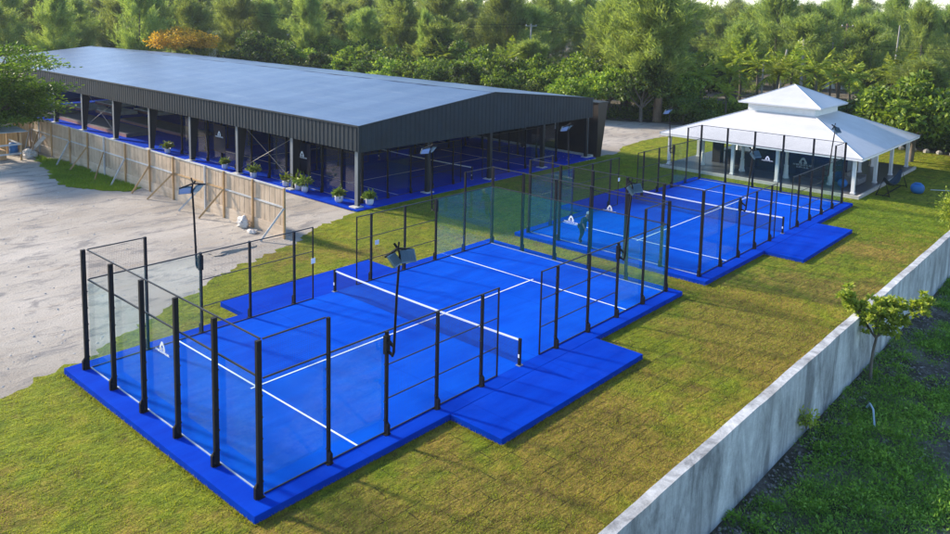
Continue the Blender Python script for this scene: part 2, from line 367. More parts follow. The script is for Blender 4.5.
def in_poly(P, poly):
    x, y = P[:, 0], P[:, 1]; ins = np.zeros(len(P), bool); q = np.array(poly); j = len(q)-1
    for i in range(len(q)):
        c = ((q[i,1] > y) != (q[j,1] > y)) & (x < (q[j,0]-q[i,0])*(y-q[i,1])/(q[j,1]-q[i,1]+1e-12)+q[i,0])
        ins ^= c; j = i
    return ins
def off_slab(P):
    x, y = P[:, 0], P[:, 1]; ok = np.ones(len(P), bool)
    for ox, oy in ((0, 0), (22.98, -.15)):
        ok &= ~((x > ox-.58) & (x < ox+20.6) & (y > oy-.6) & (y < oy+10.6))
        ok &= ~((x > ox+6) & (x < ox+13.8) & (y > oy-2.65) & (y < oy+12.4))
    ok &= ~((x > 45.6) & (x < 61.3) & (y > -.5) & (y < 14.8))
    return ok
def blades(n, x0, x1, y0, y1, poly, h, w, mat, name, dens=None):
    P = np.stack([rng.uniform(x0, x1, n), rng.uniform(y0, y1, n), np.full(n, GZ)], 1)
    P = P[in_poly(P, poly) & off_slab(P)]
    if dens is not None: P = P[dens(P)]
    k = len(P); D = np.stack([rng.normal(0, .55, k), rng.normal(0, .55, k), np.ones(k)], 1); D = unit(D)
    a = rng.uniform(0, 2*np.pi, k); S = np.stack([np.cos(a), np.sin(a), np.zeros(k)], 1)
    hh = rng.uniform(.5, 1.3, k)[:, None]*h
    V = np.stack([P-S*w/2, P+S*w/2, P+D*hh], 1).reshape(-1, 3); F = np.arange(k*3).reshape(-1, 3)
    return obj_from(name, np_mesh(name, V, F, mat), label=None, kind='stuff')
fine_poly = lawn_poly
g1 = blades(230000, -8, 24, -8.3, 20, fine_poly, .055, .020, M['blade'], 'grass')
tag(g1, 'short yellow green grass of the sod lawn around the near blue court', 'grass')
g2 = blades(150000, 20, 48, -8.3, 20, fine_poly, .07, .028, M['blade_green'], 'grass', dens=lambda P: (P[:,1] > 9) | (P[:,0] > 36) | (rng.random(len(P)) < .25))
tag(g2, 'greener short grass on the lawn around the farther blue court', 'grass')
g3 = blades(45000, 9, 14, 33, 53, patch, .16, .03, M['blade_green'], 'grass')
tag(g3, 'bright green weeds and grass along the foot of the wooden fence', 'grass')

def tufts():
    P = []
    def edge(x0, y0, x1, y1, n): t_ = rng.random(n)[:, None]; P.append(np.concatenate([np.array([[x0, y0]])*(1-t_)+np.array([[x1, y1]])*t_+rng.normal(0, .05, (n, 2)), np.full((n, 1), GZ)], 1))
    for ox, oy in ((0, 0), (22.98, -.15)):
        edge(ox-.62, oy-.6, ox-.62, oy+10.6, 1500); edge(ox-.6, oy-.64, ox+6, oy-.64, 900); edge(ox+6.0, oy-2.65, ox+13.8, oy-2.65, 1100); edge(ox+13.82, oy-.64, ox+20.6, oy-.64, 900); edge(ox+5.98, oy-2.6, ox+5.98, oy-.6, 300); edge(ox+13.82, oy-2.6, ox+13.82, oy-.6, 300); edge(ox+20.67, oy-.6, ox+20.67, oy+10.6, 1500); edge(ox-.6, oy+10.65, ox+6, oy+10.65, 800); edge(ox+6, oy+12.38, ox+13.8, oy+12.38, 900)
    edge(-15, -8.26, 60, -8.26, 7000)
    P_ = np.concatenate(P); k = len(P_); D = unit(np.stack([rng.normal(0, .5, k), rng.normal(0, .5, k), np.ones(k)], 1)); a = rng.uniform(0, 6.28, k); S = np.stack([np.cos(a), np.sin(a), 0*a], 1)*.009
    V = np.stack([P_-S, P_+S, P_+D*rng.uniform(.03, .11, k)[:, None]], 1).reshape(-1, 3)
    obj_from('grass', np_mesh('grass', V, np.arange(k*3).reshape(-1, 3), M['blade']), kind='stuff', label='longer grass tufts along the blue slabs and the wall foot', cat='grass')
tufts()
# small stones on the gravel yard: uncountable
def stones(name, n, cx, cy, sx, sy, zmin, s0, s1, mat, cond=None):
    P = np.stack([rng.uniform(cx-sx, cx+sx, n), rng.uniform(cy-sy, cy+sy, n), np.full(n, zmin)], 1)
    if cond is not None: P = P[cond(P)]
    k = len(P); s = rng.uniform(s0, s1, k)**1.0
    base = np.array([(1,0,0),(0,1,0),(-1,0,0),(0,-1,0),(0,0,.7),(.6,.6,.35),(-.6,.6,.3)], float)
    fs = np.array([(0,5,4),(5,1,4),(1,6,4),(6,2,4),(2,3,4),(3,0,4)])
    V = P[:, None, :] + base[None]*s[:, None, None]*(1+rng.normal(0, .25, (k, 7, 1)))
    F = (fs[None] + (np.arange(k)*7)[:, None, None]).reshape(-1, 3)
    return obj_from(name, np_mesh(name, V.reshape(-1, 3), F, mat), kind='stuff')
M['stone'] = simple('limestone_chips', (.40, .38, .35), .9, 0, .35, 7)
st = stones('gravel_stones', 4000, 3, 33, 17, 27, GZ-.01, .015, .06, M['stone'], lambda P: ~in_poly(P, lawn_poly) & (P[:, 0] < 18) )
tag(st, 'loose limestone chips scattered over the pale gravel yard', 'stones')

# ------------------------------------------------------------------ court floors
def court_floor(ox, oy, name, z=0.0):
    mb = MB(); t = .006
    mb.box(ox-.55, oy-.57, GZ-.1, ox+20.55, oy+10.57, z)
    o = mb.build(name, M['turf'], kind='structure', bevel=.015)
    p = MB(); p.box(ox+6.05, oy-2.58, GZ-.1, ox+13.75, oy-.573, z-.006); p.build('platform', M['turf'], o, bevel=.015)
    p = MB(); p.box(ox+6.05, oy+10.573, GZ-.1, ox+13.75, oy+12.3, z-.006); p.build('platform', M['turf'], o, bevel=.015)
    MB().box(ox+.02, oy+.02, z-.05, ox+19.98, oy+9.98, z+.004).build('playing_field', M['field'], o)
    lines(ox, oy, z+.004, o); return o
def lines(ox, oy, z, par):
    w = .03
    for x in (3.05, 16.95):
        MB().box(ox+x-w, oy+.03, z+.001, ox+x+w, oy+9.97, z+.006).build('court_line', M['line'], par)
    MB().box(ox+2.85, oy+5-w, z+.002, ox+17.15, oy+5+w, z+.009).build('court_line', M['line'], par)
court_floor(0, 0, 'court_floor'); court_floor(22.98, -.15, 'court_floor')

# ------------------------------------------------------------------ emblem (triangle mark over a line of tiny lettering)
def emblem(c, ax, scale, parent, name='emblem', lines_=1):
    """c: centre, ax: unit vector along the text, normal horizontal; 6 mm proud plates"""
    ax = Vector(ax); up = Vector((0, 0, 1)); nn = ax.cross(up); c = Vector(c); mb = MB(); t = .004
    def bar(a, b, w):
        a = c+ax*a[0]*scale+up*a[1]*scale; b = c+ax*b[0]*scale+up*b[1]*scale; d = (b-a)
        mb.obox((a+b)/2, d/2, nn*t, d.cross(nn).normalized()*w*scale/2)
    W = .055
    bar((-.185, .09), (-.035, .35), .085); bar((.035, .35), (.185, .09), .085)     # sides of the rounded triangle
    bar((-.045, .365), (.045, .365), .05); bar((-.205, .075), (-.045, .075), .075); bar((.045, .075), (.205, .075), .075); bar((-.10, .12), (-.03, .12), .05); bar((.10, .12), (.03, .12), .05)
    bar((-.05, .275), (.05, .275), .05); bar((-.10, .075), (-.055, .135), .045); bar((.055, .135), (.10, .075), .045)
    r = random.Random(5)
    for ln in range(lines_):
        z0 = -.07-.13*ln; x = -.52 if ln == 0 else -.34; end = -x
        while x < end:
            h = .085; wch = .05
            bar((x, z0), (x, z0+h), .016)
            k = r.randrange(4)
            if k != 1: bar((x, z0+h-.008), (x+wch*.8, z0+h-.008), .014)
            if k != 2: bar((x, z0+.008), (x+wch*.8, z0+.008), .014)
            if k in (0, 3): bar((x+wch*.8, z0), (x+wch*.8, z0+h), .014)
            if k in (2, 3): bar((x, z0+h/2), (x+wch*.7, z0+h/2), .014)
            x += .078
    return mb.build(name, M['line'], parent)

# ------------------------------------------------------------------ padel enclosure
def wire_panel(mb, a, b, z0, z1, step=.05, r=.0016):
    a, b = Vector(a), Vector(b); d = b-a; L = d.length; d /= L; nn = Vector((-d.y, d.x, 0))
    n = int(L/step)
    for i in range(1, n):
        p = a+d*(L*i/n); mb.add([p+Vector((0,0,z0))-d*r, p+Vector((0,0,z0))+d*r, p+Vector((0,0,z1))+d*r, p+Vector((0,0,z1))-d*r], [(0,1,2,3)])
    n = int((z1-z0)/step)
    for i in range(1, n):
        z = z0+(z1-z0)*i/n; mb.add([a+Vector((0,0,z-r))+nn*.002, b+Vector((0,0,z-r))+nn*.002, b+Vector((0,0,z+r))+nn*.002, a+Vector((0,0,z+r))+nn*.002], [(0,1,2,3)])
def post(root, x, y, h, out, heavy, z=0.0):
    ox, oy = root.location.x, root.location.y
    mb = MB(); w, d = (.068, .065) if heavy else (.042, .045)
    if out[0]: mb.box(ox+x-d, oy+y-w*.8, z, ox+x+d, oy+y+w*.8, z+h)
    else: mb.box(ox+x-w, oy+y-d, z, ox+x+w, oy+y+d, z+h)
    p = mb.build('post', M['black'], root, bevel=.006)
    f = MB(); X, Y = ox+x+out[0]*(d+.042), oy+y+out[1]*(d+.042); fx_, fy_ = (.040, .048) if out[0] else (.045, .040)
    f.box(X-fx_, Y-fy_, z, X+fx_, Y+fy_, z+.30); f.box(ox+x-.10, oy+y-.10, z, ox+x+.10, oy+y+.10, z+.015)
    f.add([(X-fx_*.9, Y-fy_*.9, z+.301), (X+fx_*.9, Y-fy_*.9, z+.301), (X+fx_*.9, Y+fy_*.9, z+.301), (X-fx_*.9, Y+fy_*.9, z+.301)]+[(X-out[0]*.03+a*.008, Y-out[1]*.03+b*.008, z+.40) for a, b in ((-1,-1),(1,-1),(1,1),(-1,1))], [(4,5,6,7),(0,1,5,4),(1,2,6,5),(2,3,7,6),(3,0,4,7)])
    f.build('post_foot', M['black'], p)
    g = MB(); q = 0
    for zz in (.4, .95, 1.5, 2.05, 2.6):
        g.box(ox+x-out[0]*0-.05*abs(out[1])-.02*abs(out[0]), oy+y-.05*abs(out[0])-.02*abs(out[1])-0, z+zz-.02, ox+x+.05*abs(out[1])+.085*abs(out[0])*(1 if out[0] < 0 else .2), oy+y+.05*abs(out[0])+.06*abs(out[1])*(1 if out[1] < 0 else .2), z+zz+.02)
    if out[0]: g.box(ox+x-out[0]*(d+.004)-.004, oy+y-.012, z+.38, ox+x-out[0]*(d+.004)+.004, oy+y+.012, z+2.62)
    else: g.box(ox+x-.012, oy+y-out[1]*(d+.004)-.004, z+.38, ox+x+.012, oy+y-out[1]*(d+.004)+.004, z+2.62)
    g.build('clamp_strip', M['rail'], p)
    return p
def enclosure(ox, oy, label, z=0.0, glassmat='glass', logos=(True, True)):
    r = empty('glass_court_cage', (ox, oy, z)); tag(r, label, 'court enclosure', 'glass and mesh cages around the blue courts')
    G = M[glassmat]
    def rail(a, b, t=.04): MB().beam((ox+a[0], oy+a[1], z+a[2]), (ox+b[0], oy+b[1], z+b[2]), t, t).build('rail', M['rail'], r)
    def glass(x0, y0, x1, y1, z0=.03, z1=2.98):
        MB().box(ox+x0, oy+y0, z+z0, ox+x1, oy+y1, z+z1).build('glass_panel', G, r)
    def mesh(a, b, z0, z1):
        mb = MB(); wire_panel(mb, (ox+a[0], oy+a[1], z), (ox+b[0], oy+b[1], z), z0, z1); mb.build('wire_mesh_panel', M['wire'], r)
    for X, o in ((0, -1), (20, 1)):
        for y in (0, 2, 4, 6, 8, 10):
            post(r, X+o*.04, y, 4.0, (o, 0), True, z)
        for k in range(5):
            y0 = 2*k
            glass(X-.006-o*.06, y0+.02, X+.006-o*.06, y0+1.98)
            mesh((X-o*.06, y0+.08), (X-o*.06, y0+1.92), 3.02, 3.97)
        rail((X-o*.06, .08, 3.0), (X-o*.06, 9.92, 3.0)); rail((X-o*.06, .08, 3.99), (X-o*.06, 9.92, 3.99), .035)
        MB().beam((ox+X-o*.06, oy+.08, z+.02), (ox+X-o*.06, oy+9.92, z+.02), .03, .03).build('glass_channel', M['channel'], r)
    for Y, o in ((0, -1), (10, 1)):
        for s in (0, 1):
            def fx(x): return x if s == 0 else 20-x
            post(r, fx(2), Y+o*.03, 4.0, (0, o), False, z)
            for x in (4, 6, 8): post(r, fx(x), Y+o*.03, 3.02, (0, o), False, z)
            for a, b in ((.08, 1.96), (2.04, 3.96)):
                x0, x1 = sorted((fx(a), fx(b))); glass(x0, Y-.006-o*.03, x1, Y+.006-o*.03)
            Ym = Y-o*.03
            mesh((fx(.1), Ym), (fx(1.95), Ym), 3.02, 3.97)
            rail((fx(.1), Ym, 3.99), (fx(1.95), Ym, 3.99), .035)
            rail((fx(.1), Ym, 3.0), (fx(8.85), Ym, 3.0), .038)
            rail((fx(.1), Ym, .02), (fx(8.85), Ym, .02), .03)
            for a, b in ((4.05, 5.95), (6.05, 7.95)):
                mesh((fx(a), Ym), (fx(b), Ym), .05, 2.96)
            mesh((fx(8.05), Ym), (fx(8.83), Ym), .05, 2.96)
            for zz in (1.0, 2.0): rail((fx(4.05), Ym, zz), (fx(8.83), Ym, zz), .028)
            x = fx(8.86); MB().box(ox+x-.022, oy+Ym-.022, z, ox+x+.022, oy+Ym+.022, z+3.02).build('gate_post', M['black'], r)
    if logos[0]: emblem((ox+.05, oy+5.0, z+2.12), (0, -1, 0), 0.74, r)
    if logos[1]: emblem((ox+19.93, oy+5.0, z+2.12), (0, -1, 0), 0.74, r)
    return r
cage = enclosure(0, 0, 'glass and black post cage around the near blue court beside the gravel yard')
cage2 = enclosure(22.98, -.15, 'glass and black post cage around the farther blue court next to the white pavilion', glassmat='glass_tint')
MB().box(12.2, 10.0, 1.55, 12.42, 10.01, 1.75).build('white_notice', M['white'], cage)
MB().box(9.0-.25, 9.93, 1.5, 9.0-.05, 9.94, 1.72).build('white_notice', M['white'], cage)
MB().box(31.75, 9.78, 1.5, 31.95, 9.79, 1.72).build('white_notice', M['white'], cage2)

def net(ox, oy, label, z=0.0):
    r = empty('padel_net', (ox+10, oy+5, z)); tag(r, label, 'net', 'nets across the blue courts')
    X = ox+10; y0, y1 = oy+.0, oy+10.0
    for y in (y0, y1):
        p = MB().box(X-.045, y-.045, z, X+.045, y+.045, z+.95).build('net_post', M['black'], r, bevel=.006)
        MB().box(X-.10, y-.09, z, X+.10, y+.09, z+.02).build('base_plate', M['flange'], p)
        MB().box(X-.055, y-.03, z+.28, X-.047, y+.03, z+.40).build('winder_plate', M['white'], p)
    mb = MB(); n = 200; zt = lambda y: z+.86 - .05*(1-((y-oy-5)/5)**2)
    for i in range(1, n):
        y = y0+(y1-y0)*i/n; mb.add([(X, y-.0045, z+.03), (X, y+.0045, z+.03), (X, y+.0045, zt(y)), (X, y-.0045, zt(y))], [(0,1,2,3)])
    for k in range(1, 18):
        t0 = k/18; seg = 10
        for i in range(seg):
            ya, yb = y0+(y1-y0)*i/seg, y0+(y1-y0)*(i+1)/seg
            za, zb = z+.03+(zt(ya)-z-.03)*t0, z+.03+(zt(yb)-z-.03)*t0
            mb.add([(X+.002, ya, za-.0045), (X+.002, yb, zb-.0045), (X+.002, yb, zb+.0045), (X+.002, ya, za+.0045)], [(0,1,2,3)])
    mb.build('net_mesh', M['wire'], r)
    tp = MB(); seg = 16
    for i in range(seg):
        ya, yb = y0+.05+(y1-y0-.1)*i/seg, y0+.05+(y1-y0-.1)*(i+1)/seg
        tp.beam((X, ya, zt(ya)+.03), (X, yb, zt(yb)+.03), .022, .065)
    tp.build('net_tape', M['line'], r); return r
net(0, 0, 'black net with white tape across the middle of the near blue court')
net(22.98, -.15, 'black net with white tape across the farther blue court by the white pavilion')

# ------------------------------------------------------------------ floodlights
def floodlight(x, y, side, z0=0.0, label='', tilt=0):
    r = empty('floodlight', (x, y, z0)); tag(r, label, 'floodlight', 'floodlights mounted on the cage posts')
    br = MB(); yo = y+side*.30
    br.beam((x, y+side*.07, 2.80), (x, yo, 2.66), .06, .06); br.beam((x, y+side*.07, 2.45), (x, yo, 2.40), .06, .06)
    br.box(x-.075, y+side*.03-.065, 2.36, x+.075, y+side*.03+.065, 2.9)
    br.build('bracket', M['black'], r)
    top = 5.45; pts = [(x, yo-side*.04, 2.36), (x, yo+side*.02, 2.5), (x, y+side*.42, 4.2), (x, y+side*.52, top-.15), (x, y+side*.46, top+.02), (x, y+side*.30, top+.13)]
    MB().tube(pts, [.035, .04, .036, .034, .034, .034], 10).build('pole', M['black'], r, smooth=True)
    yc, zc = y+side*.44, top+.03
    cb = MB(); cb.tube([(x, yc+side*.02, zc), (x-.03, yc+side*.08, zc+.2)], .025, 6)
    for q in (-1, 1): cb.beam((x, yc, zc), (x+q*.50, yc+side*.06, zc-.12), .05, .05)
    cb.build('crossbar', M['black'], r)
    for q in (-1, 1):
        n = Vector((q*.30, -side*.72, -.62)).normalized()       # lit face looks down into the court
        u = Vector((q*.50, side*.06, -.12)); u = (u-n*u.dot(n)).normalized(); v = n.cross(u)
        if v.z > 0: v = -v
        c = Vector((x+q*.29, yc+side*.035, zc-.075))+v*.20+n*.01
        a = MB().obox(c, u*.215, v*.185, n*.028).build('lamp', M['lamp_back'], r, bevel=.008)
        f = MB()
        for k in range(-3, 4): f.obox(c-n*.040+u*.055*k, u*.006, v*.15, n*.010)
        f.build('cooling_fins', M['lamp_back'], a)
        MB().obox(c+n*.032, u*.19, v*.16, n*.003).build('lens', M['lamp_face'], a)
    return r
F1 = floodlight(4, 0, -1, label='floodlight over the near corner half of the near court, in front of its net')
floodlight(16, 0, -1, label='floodlight on the wall-side fence of the near court, beyond its net')
floodlight(4, 10, 1, label='floodlight rising against the gravel yard at the left of the near court')
floodlight(16, 10, 1, label='floodlight behind the near court standing before the open front of the hall')
floodlight(26.98, -.15, -1, label='floodlight on the wall-side fence of the farther court, before its net')
floodlight(38.98, -.15, -1, label='floodlight in front of the right roof slope of the white pavilion')
floodlight(26.98, 9.85, 1, label='floodlight in front of the right end of the dark hall')
floodlight(38.98, 9.85, 1, label='floodlight at the left tip of the white pavilion roof')

# ------------------------------------------------------------------ concrete wall
wl = empty('concrete_wall', (20, -8.46, GZ)); tag(wl, 'long grey streaked concrete boundary wall along the right side of the lawn', 'wall')
mb = MB(); xs = np.arange(-20, 75, .5)
zt = [2.0+.010*math.sin(x*1.7)+.006*math.sin(x*5.1) for x in xs]
for i in range(len(xs)-1):
    pass
vs = []; fs = []
for x, z in zip(xs, zt): vs += [(x, -8.59, GZ-.4), (x, -8.59+.004*math.sin(x*3), z), (x, -8.33, z+.006), (x, -8.33, GZ-.4)]
for i in range(len(xs)-1):
    a, b = i*4, i*4+4
    fs += [(a, b, b+1, a+1), (a+1, b+1, b+2, a+2), (a+2, b+2, b+3, a+3)]
fs += [(0, 1, 2, 3), tuple(len(vs)-4+k for k in (3, 2, 1, 0))]
mb.add(vs, fs); mb.build('wall_body', M['concrete'], wl)

# ------------------------------------------------------------------ the hall
X0, X1, Y0, Y1, XR = 20.0, 44.6, 20.6, 88.0, 32.2
EZ, RZ, FB = 4.88, 6.15, 3.32
hall = empty('open_hall', (32.3, 54, GZ)); tag(hall, 'long open sided hall with blue grey metal roof and black ribbed fascia', 'sports hall')
sheet_h = MB().box(X0-.5, Y0-.45, GZ-.1, X1+.4, Y1+.5, -.13); sheet_h.build('hall_floor', M['turf'], kind='structure')
def roof_slope(xa, za, xb, zb):
    mb = MB(); ny = 60; t = .05; vs = []; fs = []
    for i in range(ny+1):
        y = Y0-.12+(Y1-Y0+.24)*i/ny
        dz = .012*math.sin(i*1.9)+.008*math.sin(i*.7)
        vs += [(xa, y, za+dz), (xb, y, zb+dz), (xb, y, zb-t+dz), (xa, y, za-t+dz)]
    for i in range(ny):
        a, b = 4*i, 4*i+4
        fs += [(a, a+1, b+1, b), (a+3, b+3, b+2, a+2), (a, b, b+3, a+3), (a+1, a+2, b+2, b+1)]
    fs += [(0, 3, 2, 1), (4*ny, 4*ny+1, 4*ny+2, 4*ny+3)]
    mb.add(vs, fs); return mb
roof_slope(X0-.10, EZ, XR-.002, RZ).build('roof_slope', M['roof'], hall)
roof_slope(XR+.002, RZ, X1+.10, EZ).build('roof_slope', M['roof'], hall)
MB().obox((XR, (Y0+Y1)/2, RZ+.004), (.16, 0, 0), (0, (Y1-Y0)/2+.12, 0), (0, 0, .006)).build('ridge_cap', M['roof'], hall)
def ribbed(p0, p1, ztop, zbot, out, rib=.20, dep=.028):
    """trapezoid ribbed sheet between p0 and p1; ztop is a function of the fraction along"""
    p0, p1, out = Vector(p0), Vector(p1), Vector(out); L = (p1-p0).length; n = int(L/rib/2); mb = MB(); pr = []
    for i in range(n):
        for f, o in ((0, 0), (.42, 0), (.5, 1), (.92, 1)): pr.append(((i+f)/n, o))
    pr.append((1, 0)); vs = []; fs = []
    for f, o in pr:
        q = p0+(p1-p0)*f+out*(o*dep)
        vs += [(q.x, q.y, zbot), (q.x, q.y, ztop(f))]
    for i in range(len(pr)-1): fs.append((2*i, 2*i+2, 2*i+3, 2*i+1))
    k = len(vs); vs += [(v[0]-out.x*.10, v[1]-out.y*.10, v[2]) for v in (vs[0], vs[1], vs[-2], vs[-1])]
    fs += [(k, k+1, k+3, k+2)]
    mb.add(vs, fs); return mb
gz = lambda f: (EZ + (RZ-EZ)*min(f*(X1-X0)/(XR-X0), 1) - (RZ-EZ)*max(0, (f*(X1-X0)-(XR-X0))/(X1-XR))) - .06
ribbed((X0-.12, Y0-.14, 0), (X0-.12, Y1+.14, 0), lambda f: EZ-.06, FB, (-1, 0, 0)).build('fascia', M['fascia_side'], hall)
ribbed((X1+.12, Y0-.14, 0), (X1+.12, Y1+.14, 0), lambda f: EZ-.06, FB, (1, 0, 0)).build('fascia', M['fascia_side'], hall)
ribbed((X0-.12, Y0-.14, 0), (X1+.12, Y0-.14, 0), gz, FB-.05, (0, -1, 0)).build('fascia', M['fascia_side'], hall)
ribbed((X0-.12, Y1+.14, 0), (X1+.12, Y1+.14, 0), gz, FB, (0, 1, 0)).build('fascia', M['fascia_side'], hall)
tr = MB(); tr.beam((X0-.17, Y0-.20, EZ-.02), (X0-.17, Y1+.2, EZ-.02), .07, .10); tr.beam((X0-.15, Y0-.19, EZ-.02), (XR, Y0-.19, RZ-.02), .07, .10); tr.beam((XR, Y0-.19, RZ-.02), (X1+.15, Y0-.19, EZ-.02), .07, .10)
tr.beam((X0-.16, Y0-.19, FB-.05), (X0-.16, Y0-.19, EZ), .08, .08)
tr.build('roof_trim', M['fascia_side'], hall)
# portal frames
fy = [Y0+.25+6.62*k for k in range(11)]
for k, y in enumerate(fy):
    for s in (-1, 1):
        xo = X0+.02 if s < 0 else X1-.02; d = -s
        c = MB(); zt_ = EZ-.25; w0, w1 = (.34, .95)
        if k == 0: w0, w1 = .22, .30
        c.add([(xo+d*.02, y-.11, GZ), (xo+d*w0, y-.11, GZ), (xo+d*w1, y-.11, zt_), (xo+d*.02, y-.11, zt_), (xo+d*.02, y+.11, GZ), (xo+d*w0, y+.11, GZ), (xo+d*w1, y+.11, zt_), (xo+d*.02, y+.11, zt_)],
              [(0,1,2,3),(7,6,5,4),(0,3,7,4),(1,5,6,2),(0,4,5,1),(3,2,6,7)])
        cc = c.build('column', M['steel'], hall)
        MB().box(min(xo, xo+d*.018), y-.14, GZ, max(xo, xo+d*.018), y+.14, zt_).build('flange', M['flange'], cc)
        MB().box(xo-.32, y-.32, GZ-.05, xo+.32, y+.32, GZ+.14).build('footing', M['footing'], cc, bevel=.02)
    rf = MB(); 
    for (xa, za), (xb, zb) in (((X0+.1, EZ-.35), (XR, RZ-.4)), ((XR, RZ-.4), (X1-.1, EZ-.35))): rf.beam((xa, y, za), (xb, y, zb), .16, .5)
    rf.build('rafter', M['steel'], hall)
for x in np.linspace(X0+2, X1-2, 10):
    z = EZ+(RZ-EZ)*(1-abs(x-XR)/12.3)-.13
    MB().box(x-.04, Y0, z-.14, x+.04, Y1, z).build('purlin', M['steel'], hall)
for x in (25.9, 32.1, 38.3):
    cc = MB().box(x-.13, Y0-.02, GZ, x+.13, Y0+.26, gz((x-X0)/(X1-X0))-.05).build('column', M['steel'], hall)
    MB().box(x-.35, Y0-.2, GZ-.05, x+.35, Y0+.42, GZ+.12).build('footing', M['footing'], cc, bevel=.02)
# bracing rods between two left-hand frames
for a, b in ((1, 2), (5, 6)):
    br = MB(); br.tube([(X0+.3, fy[a], .2), (X0+.5, fy[b], 3.4)], .014, 5); br.tube([(X0+.3, fy[b], .2), (X0+.5, fy[a], 3.4)], .014, 5); br.build('brace_rod', M['flange'], hall)
# the hall's far end padding
pw = MB(); pw.box(X0+.5, Y1-2.0, -.13, X1-.5, Y1-1.85, 1.5); pw.box(X0+.5, Y1-14, -.13, X0+.62, Y1-2.01, .75)
tag(pw.build('padded_barrier', M['blue_pad']), 'low bright blue padded barrier at the far left end of the hall', 'barrier')
# indoor courts
def indoor(oy, label, nl):
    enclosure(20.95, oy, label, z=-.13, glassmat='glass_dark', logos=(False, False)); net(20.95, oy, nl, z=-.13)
    fl = MB().box(20.8, oy-.1, -.128, 41.0, oy+10.1, -.122).build('court_floor', M['turf'], kind='structure')
    lines(20.95, oy, -.122, fl)
indoor(21.35, 'glass cage of the indoor court just behind the open front of the hall', 'net with pale tape on the indoor court nearest the hall front')
indoor(33.6, 'glass cage of the second indoor court deeper inside the hall', 'net with pale tape on the second indoor court deeper inside the hall')
# grey and pale mats toward the far end
def matt(x0, y0, x1, y1, h, m, label):
    r = empty('floor_mat', ((x0+x1)/2, (y0+y1)/2, -.13)); tag(r, label, 'mat', 'mats lying at the far end of the hall')
    MB().box(x0, y0, -.13, x1, y1, -.13+h).build('pad', M[m], r, bevel=.03)
    MB().box(x0-.03, y0, -.13, x0-.004, y1, -.13+h*.8).build('edge_strip', M['mat_edge'], r)
matt(21.2, 54.1, 23.9, 70.0, .32, 'mat_grey', 'longest grey mat with reddish edge beside the left hall columns')
matt(25.0, 50.5, 27.4, 64, .30, 'mat_grey', 'grey mat with reddish edge deeper in the hall')
matt(20.9, 71.2, 24.2, 79, .30, 'mat_grey', 'dark grey mat lying behind the left tree at the far end of the hall')
matt(25.3, 73.8, 27.9, 78.4, .35, 'pale_mat', 'pale mat at the far end of the hall, second from the left')
matt(26.0, 68.2, 28.8, 72.0, .35, 'pale_mat', 'pale mat in the middle of the hall, closest of the pale ones')
matt(29.0, 74.5, 31.5, 79.5, .35, 'pale_mat', 'pale mat in the far row, by the blue barrier')
matt(29.4, 65.5, 32.0, 70.5, .35, 'pale_mat', 'rightmost pale mat in the hall')
MB_ = MB().box(20.6, 26.2, .9, 20.63, 28.0, 2.95); bn = MB_.build('navy_banner', M['navy']); tag(bn, 'navy banner with white emblem hung on the hall glass near the front corner', 'banner', 'navy emblem banners')
emblem((20.585, 27.1, 2.0), (0, -1, 0), 1.0, bn)
bn = MB().box(20.6, 36.6, .9, 20.63, 38.2, 2.95).build('navy_banner', M['navy']); tag(bn, 'navy banner with white emblem farther down the left side of the hall', 'banner', 'navy emblem banners')
emblem((20.585, 37.4, 2.1), (0, -1, 0), 1.0, bn)

# dark clad annex beside the hall
an = empty('dark_annex', (46.5, 32, GZ)); tag(an, 'windowless dark brown clad annex behind the right end of the hall', 'building')
mb = MB(); xb0, xb1, xt1 = 45.5, 46.1, 46.9
ys = np.arange(20.4, 62, .45); vs = []; fs = []
for i, y in enumerate(ys):
    o = .0 if i % 2 else .025
    vs += [(xb0-o, y, GZ), (xb0-o, y, 4.35), (xt1, y, 4.35), (xb1, y, GZ)]
for i in range(len(ys)-1):
    a, b = 4*i, 4*i+4; fs += [(a, b, b+1, a+1), (a+1, b+1, b+2, a+2), (a+2, b+2, b+3, a+3)]
fs += [(3, 2, 1, 0), tuple(len(vs)-4+k for k in (0, 1, 2, 3))]
mb.add(vs, fs); mb.build('wall', M['black_clad'], an)
MB().box(xb0-.06, 20.35, 4.352, xt1+.08, 62.1, 4.45).build('roof_edge', M['steel'], an)
for y, h in ((31.5, .55), (24.6, .7)):
    MB().box(xb0-.05, y, 1.7, xb0-.03, y+(.8 if y > 30 else .25), 1.7+h).build('window', M['pale_mat'], an)
kb = MB(); kb.box(44.95, 20.6, GZ-.05, 45.25, 62, GZ+.22); tag(kb.build('concrete_kerb', M['footing']), 'pale kerb running along the foot of the dark annex', 'kerb')
rub = stones('rubble', 900, 43.2, 30, 1.7, 10, GZ, .03, .12, M['stone'], lambda P: (P[:, 0] < 44.9)); tag(rub, 'pale stones scattered beside the kerb inside the right edge of the hall', 'rubble')

